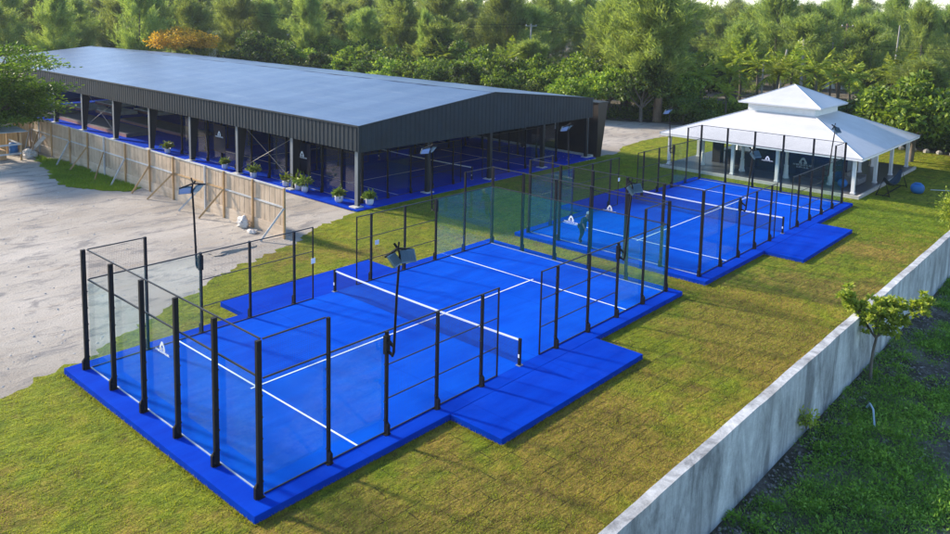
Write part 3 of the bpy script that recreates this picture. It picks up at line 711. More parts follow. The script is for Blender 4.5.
# ------------------------------------------------------------------ potted plants
def pot_plant(x, y, h, label, z=-.13, r=.22, n=260, leaf=.22, group='white potted plants along the hall edge'):
    e = empty('potted_plant', (x, y, z)); tag(e, label, 'potted plant', group)
    MB().lathe((x, y, z), [(r*.72, 0), (r*.95, .12), (r, .36), (r*1.02, .40), (r*.9, .40), (r*.88, .34)], 18).build('pot', M['pot'], e, smooth=True)
    P = rng.normal(size=(n, 3))*np.array([r*.35, r*.35, .08]); hh = rng.uniform(.05, 1, n)
    D = rng.normal(size=(n, 3)); D[:, 2] = np.abs(D[:, 2])*.8
    P = P*hh[:, None]**.3 + unit(D)*(hh[:, None]*h*.42) + np.array([0, 0, .42+h*.12])
    V, F = leaf_arrays(P, D+rng.normal(0, .5, (n, 3))-np.array([0, 0, .3]), rng.uniform(.6, 1.2, n)*leaf, leaf*.42)
    obj_from('foliage', np_mesh('foliage', V, F, M['leaf_pot']), e)
    sm = MB(); 
    for k in range(5): a = k*1.3; sm.tube([(x, y, z+.34), (x+.1*math.cos(a), y+.1*math.sin(a), z+.34+h*.5)], [.012, .006], 5)
    sm.build('stem', M['bark'], e); return e
pot_plant(20.2, 44.6, .95, 'bushy plant in a white pot at the hall edge, farthest of the row')
pot_plant(20.25, 36.1, .7, 'small plant in a white pot half hidden by a hall column')
pot_plant(20.1, 32.1, .95, 'plant in a white pot between the second and third columns from the hall corner')
pot_plant(20.15, 28.3, .9, 'broad leaved plant left of the column next to the emblem banner', leaf=.3, n=90)
pot_plant(20.2, 27.0, 1.35, 'tall plant in a white pot below the emblem banner, left one', leaf=.34, n=110)
pot_plant(20.15, 26.2, 1.45, 'tall plant in a white pot below the emblem banner, right one', leaf=.34, n=130)
pot_plant(20.1, 22.6, .75, 'round plant in a white bowl left of the hall corner column', r=.27, n=330)
pot_plant(21.0, 20.75, .75, 'dark round plant in a white bowl right of the hall corner column', r=.25, n=380)

# ------------------------------------------------------------------ wooden fence
FX = 13.38; fyv = [18.45, 21.4, 24.35, 26.4, 30.2, 33.3, 36.75, 40.0, 42.75, 45.9, 49.4, 51.9, 53.8]
fn = empty('wooden_fence', (FX, 36, GZ)); tag(fn, 'braced site fence of tan screening on timber posts between gravel yard and hall', 'fence')
for i, y in enumerate(fyv):
    MB().box(FX-.14, y-.05, GZ-.1, FX-.045, y+.05, 2.50+.03*math.sin(i*3)).build('post', M['lumber'] if i % 4 != 3 else M['lumber_grey'], fn)
for i in range(len(fyv)-1):
    y0, y1 = fyv[i]+.01, fyv[i+1]-.01
    p = MB(); nseg = 12
    for k in range(nseg):
        ya, yb = y0+(y1-y0)*k/nseg, y0+(y1-y0)*(k+1)/nseg; ox = .008*(k % 2)
        p.box(FX-.004+ox, ya, .42, FX+.012+ox, yb-.003, 2.50)
    p.build('panel', M['ply'], fn)
    MB().box(FX-.045, y0, GZ-.02, FX-.012, y1, .40+.04*random.random()).build('kickboard', M['ply_pale'], fn)
    MB().box(FX-.044, y0, 1.40, FX-.008, y1, 1.49).build('rail', M['lumber_grey'] if i not in (2, 3) else M['lumber'], fn)
    MB().box(FX-.044, y0, 2.42, FX-.010, y1, 2.51).build('top_rail', M['lumber_grey'], fn)
for i, (ft, y) in enumerate(zip([18.9, None, 25.1, 27.4, 31.3, 33.4, 36.4, 38.9, 43.1, 45.5, None, 50.6, 51.9], fyv)):
    if ft is None: continue
    MB().beam((FX-.16, y-.07, 1.45), (12.15, ft, GZ+.02), .05, .10).build('brace', M['lumber'] if i % 3 else M['lumber_grey'], fn)
# debris along the fence
def lump(name, c, r, mat, label, cat, seed=0, sq=.75):
    me = bpy.data.meshes.new(name); import bmesh as bm_; b = bm_.new(); bm_.ops.create_icosphere(b, subdivisions=3, radius=1)
    rr = random.Random(seed); ph = [rr.uniform(0, 6) for _ in range(6)]
    for v in b.verts:
        n = v.co.normalized(); k = 1+.14*math.sin(4*n.x+ph[0])+.12*math.sin(6*n.y+ph[1])+.08*math.sin(11*n.z+ph[2]+3*n.x)+.09*math.sin(17*n.x+ph[3])*math.sin(15*n.y+ph[4])+.06*rr.uniform(-1, 1)
        v.co = Vector((n.x*r[0]*k, n.y*r[1]*k, max(n.z*r[2]*k, -r[2]*.6)))
    b.to_mesh(me); b.free(); me.materials.append(mat); o = obj_from(name, me, loc=c, label=label, cat=cat); return o
lump('plastic_sack', (13.0, 21.9, GZ+.22), (.30, .42, .36), M['sack'], 'crumpled white plastic sack leaning on the wooden fence near its open end', 'sack', 3)
lump('plastic_sack', (12.75, 20.6, GZ+.06), (.25, .3, .12), M['sack'], 'flattened white plastic scrap on the ground beside the crumpled sack', 'plastic scrap', 9)
lump('sand_heap', (10.4, 18.6, GZ-.06), (1.3, .5, .16), M['gravel'], 'low heap of grey rubble on the gravel near the lawn edge', 'rubble heap', 5)
# shelter and odds and ends at the far left under the tree
sh = empty('timber_shelter', (10.2, 50.6, GZ)); tag(sh, 'small timber shelter with a grey sheet roof at the left edge under the tree', 'shelter')
for x, y in ((11.1, 49.3), (11.1, 52.2), (8.8, 49.3), (8.8, 52.2)): MB().box(x-.06, y-.06, GZ, x+.06, y+.06, 2.0).build('post', M['lumber'], sh)
MB().add([(8.4, 48.9, 2.05), (11.5, 48.9, 2.0), (11.5, 52.6, 2.15), (8.4, 52.6, 2.2), (8.4, 48.9, 2.09), (11.5, 48.9, 2.04), (11.5, 52.6, 2.19), (8.4, 52.6, 2.24)], [(0,3,2,1),(4,5,6,7),(0,1,5,4),(1,2,6,5),(2,3,7,6),(3,0,4,7)]).build('roof', M['lumber_grey'], sh)
for zz in (.3, 1.0): MB().box(8.8, 49.19, zz, 11.1, 49.23, zz+.12).build('rail', M['lumber_grey'], sh); 
MB().box(11.17, 49.3, .95, 11.21, 52.2, 1.07).build('rail', M['lumber_grey'], sh)
tag(MB().box(9.0, 50.2, GZ, 10.4, 51.6, .5).build('wooden_crate', M['lumber'], bevel=.03), 'timber crate standing inside the small shelter', 'crate')
lump('plastic_sack', (11.9, 50.0, GZ+.25), (.5, .5, .4), M['sack'], 'white sack lying between the timber shelter and the fence braces', 'sack', 12)
dr = MB().lathe((11.55, 52.3, GZ), [(.28, 0), (.30, .02), (.30, .3), (.315, .32), (.30, .34), (.30, .62), (.315, .64), (.30, .66), (.29, .9), (.26, .92)], 20); tag(dr.build('plastic_drum', M['ball'], smooth=True), 'blue plastic drum beside the timber shelter', 'drum')
rs = empty('reed_screen', (12.6, 55.5, GZ)); tag(rs, 'leaning straw coloured reed screen behind the far end of the wooden fence', 'screen')
MB().obox((12.9, 54.6, .95), (.75, .65, .0), (.02, -.02, 0), (0, 0, 1.2)).build('panel', M['reed'], rs); MB().obox((11.7, 53.9, .9), (.6, -.2, .12), (.01, .03, 0), (-.1, 0, 1.1)).build('panel', M['reed'], rs)
tag(MB().beam((12.4, 51.5, GZ+.1), (13.1, 50.2, 1.3), .05, .3).build('loose_board', M['lumber_grey']), 'loose grey board propped against the fence near the shelter', 'board')

# ------------------------------------------------------------------ white pavilion
PCX, PCY = 53.4, 7.15
pv = empty('white_pavilion', (PCX, PCY, GZ)); tag(pv, 'open white pavilion with two tiered hipped roof and white columns', 'pavilion')
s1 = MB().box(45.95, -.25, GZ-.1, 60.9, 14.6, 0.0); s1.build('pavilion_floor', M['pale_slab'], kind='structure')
ke = MB(); ke.box(45.83, -.40, GZ-.1, 61.02, -.253, .025); ke.box(45.83, -.253, GZ-.1, 45.947, 14.72, .025); ke.build('floor_edge', M['footing'], pv)
def frustum(hx, hy, z0, kx, ky, z1, th=.07):
    mb = MB(); vs = []
    for (a, b, z) in ((hx, hy, z0), (kx, ky, z1), (hx, hy, z0-th), (kx, ky, z1-th)):
        for sx, sy in ((-1,-1),(1,-1),(1,1),(-1,1)): vs.append((PCX+sx*a, PCY+sy*b, z))
    return mb, vs
faces4 = lambda k: [(k, (k+1) % 4, 4+(k+1) % 4, 4+k)]
H0 = 7.62
for k in range(4):
    mb, vs = frustum(H0, H0, 2.58, 2.62, 2.62, 4.50); q = (k+1) % 4
    mb.add([vs[k], vs[q], vs[4+q], vs[4+k], vs[8+k], vs[8+q], vs[12+q], vs[12+k]], [(0,1,2,3), (7,6,5,4), (0,4,5,1), (2,6,7,3)])
    mb.build('roof_slope', M['white_roof'], pv)
fb = MB()
for sx, sy in ((0,-1),(1,0),(0,1),(-1,0)):
    cx, cy = PCX+sx*(H0-.03), PCY+sy*(H0-.03)
    fb.box(cx-(H0 if sy else .025), cy-(H0-.06 if sx else .025), 2.40, cx+(H0 if sy else .025), cy+(H0-.06 if sx else .025), 2.565)
fb.build('fascia', M['white'], pv)
MB().box(PCX-7.1, PCY-7.1, 2.42, PCX+7.1, PCY-6.9, 2.54).build('beam', M['white'], pv); MB().box(PCX-7.1, PCY-6.88, 2.42, PCX-6.9, PCY+7.1, 2.54).build('beam', M['white'], pv)
MB().box(PCX+6.9, PCY-6.88, 2.42, PCX+7.1, PCY+7.1, 2.54).build('beam', M['white'], pv); MB().box(PCX-6.88, PCY+6.9, 2.42, PCX+6.88, PCY+7.1, 2.54).build('beam', M['white'], pv)
lt = MB(); lt.box(PCX-2.6, PCY-2.6, 4.3, PCX+2.6, PCY+2.6, 5.12)
for i in range(6):
    z = 4.55+i*.09; lt.box(PCX-2.615, PCY-2.615, z, PCX+2.615, PCY+2.615, z+.05)
lt.build('lantern_wall', M['white'], pv)
mb = MB(); E1 = 3.2
mb.add([(PCX-E1, PCY-E1, 5.19), (PCX+E1, PCY-E1, 5.19), (PCX+E1, PCY+E1, 5.19), (PCX-E1, PCY+E1, 5.19), (PCX, PCY, 6.60), (PCX-E1, PCY-E1, 5.09), (PCX+E1, PCY-E1, 5.09), (PCX+E1, PCY+E1, 5.09), (PCX-E1, PCY+E1, 5.09)],
       [(0,1,4),(1,2,4),(2,3,4),(3,0,4),(8,7,6,5),(0,5,6,1),(1,6,7,2),(2,7,8,3),(3,8,5,0)])
mb.build('lantern_roof', M['white_roof'], pv)
hp = MB()
for sx, sy in ((-1,-1),(1,-1),(1,1),(-1,1)):
    hp.tube([(PCX+sx*H0, PCY+sy*H0, 2.59), (PCX+sx*2.62, PCY+sy*2.62, 4.51)], .035, 6); hp.tube([(PCX+sx*E1, PCY+sy*E1, 5.2), (PCX, PCY, 6.61)], .03, 6)
hp.build('hip_cap', M['white_roof'], pv)
px = (46.5, 51.6, 55.7, 60.4); py = (.2, 5.5, 8.9, 14.2)
seen = set()
for x in px:
    for y in py:
        if x in (46.5, 60.4) or y in (.2, 14.2):
            c = MB().box(x-.11, y-.11, 0, x+.11, y+.11, 2.42); c.box(x-.15, y-.15, 0.001, x+.15, y+.15, .09); c.box(x-.14, y-.14, 2.3, x+.14, y+.14, 2.419); c.build('column', M['white'], pv)
for x in (48.3, 51.4, 55.0, 58.4):
    for y in (2.3, 5.5, 8.9, 12.2):
        if x in (48.3, 58.4) or y in (2.3, 12.2):
            c = MB().box(x-.09, y-.09, .9, x+.09, y+.09, 3.0); c.lathe((x, y, 0), [(.24, 0), (.24, .12), (.19, .16), (.15, .9), (.19, .95), (.13, 1.0)], 4); c.build('inner_column', M['white'], pv)
# navy boards, bar and seats under the roof
bd = MB().box(49.6, 1.6, .02, 49.68, 8.4, 2.35).build('navy_board', M['navy']); tag(bd, 'long navy partition with white emblem standing under the white pavilion', 'partition')
emblem((49.59, 4.75, .95), (0, -1, 0), 1.35, bd, lines_=2)
ct = empty('bar_counter', (51.5, 9.6, 0)); tag(ct, 'dark bar counter behind the inner columns of the pavilion', 'bar counter')
MB().box(50.2, 8.9, 0, 50.9, 11.2, 1.05).build('front', M['black_clad'], ct); MB().box(50.1, 8.85, 1.052, 51.1, 11.3, 1.10).build('top', M['steel'], ct)
tag(MB().box(50.2, 11.6, 0, 50.9, 12.3, 1.9).build('drinks_cabinet', M['black_clad'], bevel=.02), 'tall dark cabinet at the left side inside the pavilion', 'cabinet')
sf = empty('sofa', (50.2, 1.0, 0)); tag(sf, 'grey boxy sofa under the right corner of the pavilion roof', 'sofa')
MB().box(49.4, .7, .05, 51.1, 1.5, .45).build('seat', M['sofa'], sf, bevel=.04); MB().box(49.4, 1.502, .05, 51.1, 1.7, .85).build('backrest', M['sofa'], sf, bevel=.04)
for x in (49.2, 51.102): MB().box(x, .7, .05, x+.198, 1.7, .62).build('armrest', M['sofa'], sf, bevel=.04)
for y in (10.3, 9.7):
    stl = empty('bar_stool', (49.6, y, 0)); tag(stl, 'black bar stool at the pavilion counter, %s one' % ('left' if y > 10 else 'right'), 'stool', 'stools at the pavilion bar')
    MB().lathe((49.6, y, .72), [(.17, 0), (.18, .03), (.17, .06)], 14).build('seat', M['black'], stl)
    for a in range(4): MB().tube([(49.6+.12*math.cos(a*1.57+.8), y+.12*math.sin(a*1.57+.8), .72), (49.6+.2*math.cos(a*1.57+.8), y+.2*math.sin(a*1.57+.8), 0)], .012, 5).build('leg', M['black'], stl)
bl = lump('exercise_ball', (48.0, 1.35, .33), (.33, .33, .33), M['ball'], 'blue ball on the pavilion floor behind the front right column', 'ball', 1)
for v in bl.data.vertices: v.co = v.co.normalized()*.33
bl.data.polygons.foreach_set('use_smooth', [True]*len(bl.data.polygons))
pf = empty('blue_planter', (51.15, -2.75, GZ)); tag(pf, 'round bright blue lidded tub on the lawn right of the pavilion', 'tub')
MB().lathe((51.15, -2.75, GZ), [(.26, 0), (.40, .12), (.46, .32), (.43, .52), (.34, .64), (.26, .66)], 24).build('bowl', M['ball'], pf, smooth=True)
MB().lathe((51.15, -2.75, GZ), [(.25, .665), (.27, .70), (.20, .74), (.05, .76)], 24).build('lid', M['ball'], pf, smooth=True)
hm = empty('hammock', (50.2, -1.3, GZ)); tag(hm, 'dark hammock on a black stand beside the pavilion edge', 'hammock')
for x, s in ((48.1, -1), (52.6, 1)):
    f = MB(); f.tube([(x, -1.75, GZ), (x-.1*s, -1.3, 1.15), (x, -.85, GZ)], .04, 6); f.tube([(x, -1.72, GZ+.1), (x, -.88, GZ+.1)], .03, 6); f.build('stand', M['black'], hm)
MB().tube([(48.1, -1.3, GZ+.04), (52.6, -1.3, GZ+.04)], .035, 6).build('ground_bar', M['black'], hm)
mb = MB(); vs = []; fs = []
for i in range(17):
    t = i/16; x = 48.2+4.3*t; z = 1.1-.95*4*t*(1-t)*.9; w = .08+.25*math.sin(math.pi*t)
    for k in range(5): u = (k-2)/2; vs.append((x, -1.3+u*w, z+.18*u*u*math.sin(math.pi*t)))
for i in range(16):
    for k in range(4): a = i*5+k; fs.append((a, a+1, a+6, a+5))
mb.add(vs, fs); o = mb.build('fabric', M['cloth_dark'], hm, smooth=True); so = o.modifiers.new('s', 'SOLIDIFY'); so.thickness = .02
hs = MB().tube([(53+.9*i*.5, -3.2-2.2*math.sin(i*.28)-.25*i*.5, GZ+.03) for i in range(0, 12)], .03, 6); tag(hs.build('garden_hose', M['pipe'], smooth=True), 'pale hose lying on the shaded lawn right of the blue tub', 'hose')
cz = MB().tube([(38, -8.2, GZ+.03), (38, -8.1, GZ+.03)], .01, 4)

# ------------------------------------------------------------------ person on the farther court
def person():
    x, y = 23.45, 6.75
    f = Vector((-.15, -1, 0)).normalized(); s = Vector((f.y, -f.x, 0))        # facing the wall side, leaning forward
    def P(a, b, c): v = Vector((x, y, 0))+f*a+s*b; return (v.x, v.y, c)
    J = {'pelvis': P(0, 0, .93), 'waist': P(.07, 0, 1.07), 'chest': P(.19, 0, 1.27), 'neck': P(.31, 0, 1.44), 'skull': P(.37, 0, 1.53), 'head': P(.42, 0, 1.62),
         'hl': P(0, .10, .90), 'kl': P(.10, .11, .50), 'al': P(-.05, .11, .09), 'tl': P(.13, .12, .035), 'hr': P(0, -.10, .90), 'kr': P(-.02, -.10, .49), 'ar': P(-.20, -.10, .09), 'tr': P(-.03, -.11, .035),
         'sl': P(.26, .18, 1.37), 'el': P(.30, .26, 1.08), 'wl': P(.42, .22, .86), 'sr': P(.26, -.18, 1.37), 'er': P(.26, -.27, 1.09), 'wr': P(.38, -.24, .86), 'pl': P(.455, .20, .80), 'pr': P(.42, -.22, .80)}
    rad = {'pelvis': (.15, .12), 'waist': (.135, .105), 'chest': (.165, .115), 'neck': (.06, .06), 'skull': (.085, .09), 'head': (.08, .09), 'hl': (.095, .095), 'kl': (.062, .062), 'al': (.042, .042), 'tl': (.042, .03), 'sl': (.06, .06), 'el': (.042, .042), 'wl': (.028, .028), 'pl': (.032, .018)}
    for k in list(rad):
        if k.endswith('l') and k not in ('skull',): rad[k[:-1]+'r'] = rad[k]
    names = list(J); E = [('pelvis','waist'),('waist','chest'),('chest','neck'),('neck','skull'),('skull','head'),('pelvis','hl'),('hl','kl'),('kl','al'),('al','tl'),('pelvis','hr'),('hr','kr'),('kr','ar'),('ar','tr'),('chest','sl'),('sl','el'),('el','wl'),('wl','pl'),('chest','sr'),('sr','er'),('er','wr'),('wr','pr')]
    root = empty('person', (x, y, 0)); tag(root, 'person in dark clothes and white cap bending forward on the farther blue court', 'person')
    def skin(name, pts, rads, edges, mat, lvl=2, rootv=0):
        me = bpy.data.meshes.new(name); me.from_pydata([tuple(Vector(p)-root.location) for p in pts], edges, []); me.update()
        o = bpy.data.objects.new(name, me); col.objects.link(o); o.parent = root; me.materials.append(mat)
        sk = o.modifiers.new('skin', 'SKIN'); sk.use_smooth_shade = True
        for i, r in enumerate(rads): d = me.skin_vertices[0].data[i]; d.radius = r if hasattr(r, '__len__') else (r, r); d.use_root = (i == rootv)
        sb = o.modifiers.new('sub', 'SUBSURF'); sb.levels = sb.render_levels = lvl; return o
    ix = {n: i for i, n in enumerate(names)}
    pts = [J[n] for n in names]; rads = [rad.get(n, (.05, .05)) for n in names]; ed = [(ix[a], ix[b]) for a, b in E]
    # five fingers on each hand, grown from the palm
    for w, p, sg in (('wl', 'pl', 1), ('wr', 'pr', -1)):
        for k in range(5):
            b = Vector(J[p]); o1 = s*((k-2)*.018*sg) if k < 4 else s*(-.035*sg)+f*.01
            q1 = b+o1+Vector((0, 0, -.035)) ; q2 = q1+f*.012+Vector((0, 0, -.03 if k < 4 else -.012))
            pts += [tuple(q1), tuple(q2)]; rads += [(.009, .009), (.007, .007)]; n0 = len(pts)-2
            ed += [(ix[p], n0), (n0, n0+1)]
    skin('body', pts, rads, ed, M['skin'])
    def chain(name, ks, extra, mat, scale=1.0):
        skin(name, [J[k] for k in ks], [tuple(c*scale+extra for c in rad.get(k, (.05, .05))) for k in ks], [(i, i+1) for i in range(len(ks)-1)], mat)
    # shirt and trousers
    def multi(name, ks, es, extra, mat):
        extra += .012
        skin(name, [J[k] for k in ks], [tuple(c+extra for c in rad.get(k, (.05, .05))) for k in ks], [(ks.index(a), ks.index(b)) for a, b in es], mat)
    multi('shirt', ['waist', 'chest', 'sl', 'el', 'sr', 'er', 'pelvis'], [('pelvis','waist'),('waist','chest'),('chest','sl'),('sl','el'),('chest','sr'),('sr','er')], .016, M['cloth_dark'])
    multi('trousers', ['pelvis', 'hl', 'kl', 'al', 'hr', 'kr', 'ar'], [('pelvis','hl'),('hl','kl'),('kl','al'),('pelvis','hr'),('hr','kr'),('kr','ar')], .014, M['cloth_dark'])
    for a, t in (('al', 'tl'), ('ar', 'tr')): chain('shoe', [a, t], .012, M['black'])
    h = Vector(J['head'])
    c = MB().lathe(h+Vector((0, 0, .0)), [(.108, .0), (.108, .04), (.088, .085), (.05, .115), (.01, .125)], 16); c.obox(h+f*.12+Vector((0, 0, .005)), f*.05, s*.07, (0, 0, .006)); c.build('cap', M['cap'], root, smooth=False)
    fc = MB(); hh = h+Vector((0, 0, -.05))
    fc.obox(hh+f*.095, f*.018, s*.012, (0, 0, .022)); fc.build('nose', M['skin'], root)
    for q in (-1, 1):
        MB().lathe(hh+f*.082+s*.033*q+Vector((0,0,.02)), [(.006, -.006), (.010, 0), (.006, .006)], 8).build('eye', M['black'], root)
        MB().obox(hh+s*.092*q, f*.018, s*.008, (0, 0, .03)).build('ear', M['skin'], root)
    MB().obox(hh+f*.088+Vector((0,0,-.045)), f*.004, s*.024, (0, 0, .004)).build('mouth', M['mat_edge'], root)
person()

# ------------------------------------------------------------------ trees
def rand_dirs(n): return unit(rng.normal(size=(n, 3)))
def crown_broad(mat, rx=3.0, rz=2.4, nclump=34, per=210, leaf=.30, name='crown'):
    """leaf clumps on the skin of an uneven crown; the middle stays loose"""
    Ps, Ds, Ls = [], [], []
    for i in range(nclump):
        d = rand_dirs(1)[0]; d[2] = abs(d[2])*1.1-.35; d = d/np.linalg.norm(d)
        rad = rng.uniform(.45, 1.0)
        c = d*np.array([rx, rx, rz])*rad*.95; cr = rng.uniform(.40, .90)*rx/3.2
        k = int(per*rng.uniform(.6, 1.3)); u = rand_dirs(k); u[:, 2] = u[:, 2]*.75+.12
        P = c+u*cr*rng.uniform(.55, 1.05, k)[:, None]*np.array([1, 1, .75])
        Ps.append(P); Ds.append(u*.8+rng.normal(0, .55, (k, 3))+np.array([0, 0, -.12])); Ls.append(rng.uniform(.55, 1.25, k)*leaf)
    P = np.concatenate(Ps); D = np.concatenate(Ds); L = np.concatenate(Ls)
    V, F = leaf_arrays(P, D, L, L*.55); return np_mesh(name, V, F, mat)
def crown_pine(mat, H=12., r=3.0, nb=62, name='crown', start=.14):
    """drooping needle plumes at the ends of ascending branches"""
    Ps, Ds, Ls = [], [], []
    lean = rng.normal(0, .5, 2)
    for i in range(nb):
        t = rng.random()**.9; h = start+(1-start)*t
        L = r*(math.sin(math.pi*min(1, .18+.80*t))**.7)*rng.uniform(.45, 1.2)+.25; a = rng.uniform(0, 2*np.pi); el = R(rng.uniform(5, 50))
        d = np.array([math.cos(a)*math.cos(el), math.sin(a)*math.cos(el), math.sin(el)]); base = np.array([lean[0]*t, lean[1]*t, h*H*.93])
        if i < 7: d = np.array([.1, .1, 1.]); L = 1.0+.12*i; base = np.array([lean[0], lean[1], H*.86])
        for j in range(6):
            q = base+d*L*rng.uniform(.25, 1.05)+rng.normal(0, .36, 3); k = int(rng.integers(46, 80)); ax = d*.45+rng.normal(0, .22, 3)+np.array([0, 0, .62]); ax /= np.linalg.norm(ax)
            pl = rng.uniform(1.0, 2.2); tt = rng.random(k); P = q+ax*((tt-.5)*pl)[:, None]+rng.normal(0, .15, (k, 3))
            D = ax*.8+rng.normal(0, .33, (k, 3)); D[:, 2] -= .2*tt
            Ps.append(P); Ds.append(D); Ls.append(rng.uniform(.5, 1.2, k)*.75)
    P = np.concatenate(Ps); D = np.concatenate(Ds); L = np.concatenate(Ls)
    V, F = leaf_arrays(P, D, L*.9, .056); return np_mesh(name, V, F, mat)
def trunk_mesh(H, r0, r1, limbs=6, spread=1.6, bend=.3, mat='bark', name='trunk', top=1.0):
    mb = MB(); a0 = random.uniform(0, 6)
    pts = [(bend*math.sin(i/5*2+a0)*i/5, bend*math.cos(i/5*2.3+a0)*i/5, H*top*i/5-.3*(i == 0)) for i in range(6)]
    mb.tube(pts, [r0+(r1-r0)*i/5 for i in range(6)], 8)
    for k in range(limbs):
        i = random.choice([2, 3, 3, 4]); p = Vector(pts[i]); a = k*2*math.pi/limbs+random.uniform(-.4, .4); L = spread*random.uniform(.7, 1.1)
        q = p+Vector((math.cos(a)*L*.5, math.sin(a)*L*.5, L*.45)); e = p+Vector((math.cos(a)*L, math.sin(a)*L, L*.75))
        mb.tube([p, q, e], [r1*1.1, r1*.7, r1*.3], 6)
    me = bpy.data.meshes.new(name); me.from_pydata(mb.v, [], mb.f); me.update(); me.materials.append(M[mat]); me.polygons.foreach_set('use_smooth', [True]*len(me.polygons)); return me
def proto_tree(name, trunk, crown, cz):
    return dict(name=name, trunk=trunk, crown=crown, cz=cz)
T = {'bush': [], 'dark': [], 'pine': [], 'palm': []}
for i in range(5):
    T['bush'].append(proto_tree('bushy_tree', trunk_mesh(2.6, .16, .07, 7, 2.2), crown_broad(M['leaf_bush'], rng.uniform(2.7, 3.3), rng.uniform(2.2, 2.8), 62, 125, .34), 2.7))
for i in range(3):
    T['dark'].append(proto_tree('dark_tree', trunk_mesh(3.0, .2, .08, 7, 2.4), crown_broad(M['leaf_dark'], 3.1, rng.uniform(2.5, 3.1), 60, 125, .33), 3.0))
for i in range(5):
    T['pine'].append(proto_tree('casuarina_tree', trunk_mesh(12, .20, .03, 5, 1.5, .25, top=.97), crown_pine(M['leaf_pine'], 12, rng.uniform(2.7, 3.6)), 0))
def palm_crown(n=17, L=2.9):
    Ps, Ds, Ls = [], [], []; mb_v = []
    for i in range(n):
        a = i*2.399+rng.uniform(-.2, .2); el = R(rng.uniform(-15, 75)); d = np.array([math.cos(a)*math.cos(el), math.sin(a)*math.cos(el), math.sin(el)])
        side = np.cross(d, [0, 0, 1.]); side /= np.linalg.norm(side); k = 24; fl = L*rng.uniform(.75, 1.1)
        for j in range(k):
            t = (j+1)/k; p = d*fl*t+np.array([0, 0, -1.1*t*t*fl*.45*math.cos(el)])
            tan = d+np.array([0, 0, -2*1.1*t*.45*math.cos(el)]); tan /= np.linalg.norm(tan)
            for s in (-1, 1):
                Ps.append(p); Ds.append(side*s*.9+tan*.65+np.array([0, 0, -.30])); Ls.append(.75*math.sin(math.pi*min(.95, t*.85+.12)))
            Ps.append(p-tan*.12); Ds.append(tan); Ls.append(.28)
    V, F = leaf_arrays(np.array(Ps), np.array(Ds), np.array(Ls), .085); return np_mesh('crown', V, F, M['leaf_palm'])
for i in range(3):
    T['palm'].append(proto_tree('palm_tree', trunk_mesh(4.2, .15, .10, 0, 0, .25, name='trunk'), palm_crown(), 4.15))
cnt = [0]
def tree(kind, x, y, s=1.0, sz=None, label=None, group=None, v=None, crown=None):
    p = T[kind][cnt[0] % len(T[kind]) if v is None else v]; cnt[0] += 1
    e = empty(p['name'], (x, y, GZ), random.uniform(0, 6.28)); e.scale = (s, s, sz or s)
    tag(e, label, {'bush': 'tree', 'dark': 'tree', 'pine': 'casuarina tree', 'hero': 'casuarina tree', 'palm': 'palm tree'}[kind], group)
    obj_from('trunk', p['trunk'], e); c = obj_from('crown', p['crown'], e); c.location = (0, 0, p['cz'])
    return e

# hedge of bushes behind the hall and the drive
def jit(a): return random.uniform(-a, a)
LB = 'rounded bright green tree in the front row of the wood behind the hall roof'
LD = 'darker rounded tree in the front row of the wood behind the hall roof'
for row, (xo, hs) in enumerate(((63.5, .95), (68.0, 1.12), (73.5, 1.2))):
    y = 31.0 if row == 0 else 29
    while y < 100:
        if not (row == 0 and y < 34):
            k = 'bush' if random.random() < .72 else 'dark'
            tree(k, xo+jit(1.2)-(y-30)*.06, y, hs*random.uniform(.85, 1.12), hs*random.uniform(.88, 1.15), LB if k == 'bush' else LD, 'trees in the front row of the wood')
        y += 4.6+jit(.7)
# behind the drive and pavilion
LP = 'rounded green tree standing between the gravel drive and the pavilion roof edge'
for x, y, s, sz, k in ((70.5, 25.5, .7, .60, 'dark'), (75, 19.5, .6, .42, 'bush'), (75.5, 8.5, .95, .80, 'dark'), (80, 7, 1.0, .9, 'bush'), (71.8, 30, .7, .62, 'bush'), (77, 13.2, .7, .5, 'bush')):
    tree(k, x, y, s, sz, LP, 'trees behind the drive and the pavilion')
LR = 'dense green tree at the right edge beyond the shaded lawn'
tree('dark', 70.5, -2.6, 1.3, 1.15, 'nearest dense tree right of the white pavilion with branches over its roof corner', v=1)
tree('bush', 64.6, .9, 1.5, 1.45, 'bright leafy tree overhanging the far right corner of the pavilion roof', v=2)
for x, y, s, k in ((73, 4.5, 1.3, 'bush'), (74, -6, 1.25, 'dark'), (78, -2, 1.2, 'bush'), (67.5, -6.5, .9, 'bush'), (70, -11, 1.1, 'dark'), (64, -13, .9, 'bush'), (80, -9, 1.2, 'bush'), (84, 2, 1.2, 'dark'), (59, -17, .9, 'dark'), (75, -16, 1.1, 'bush')):
    tree(k, x, y, s, s*.95, LR, 'trees at the right edge of the lawn')
# left of the hall
LL = 'green tree behind the gravel yard at the far left edge'
for x, y, s, k in ((14, 66, .8, 'dark'), (10, 70, .9, 'bush'), (5, 66, .9, 'dark'), (17, 73, .7, 'bush'), (2, 60, .8, 'bush'), (-4, 66, .9, 'dark'), (14, 80, .9, 'dark'), (20, 95, .9, 'bush'), (26, 98, 1.0, 'dark'), (32, 101, 1.0, 'bush'), (38, 100, 1.0, 'bush'), (44, 98, 1.0, 'dark'), (23, 104, 1.0, 'dark'), (35, 108, 1.1, 'bush'), (50, 96, .95, 'bush')):
    tree(k, x, y, s, s*.8, LL if x < 19 else 'green tree beyond the far gable of the hall roof', 'trees beyond the far end of the hall')
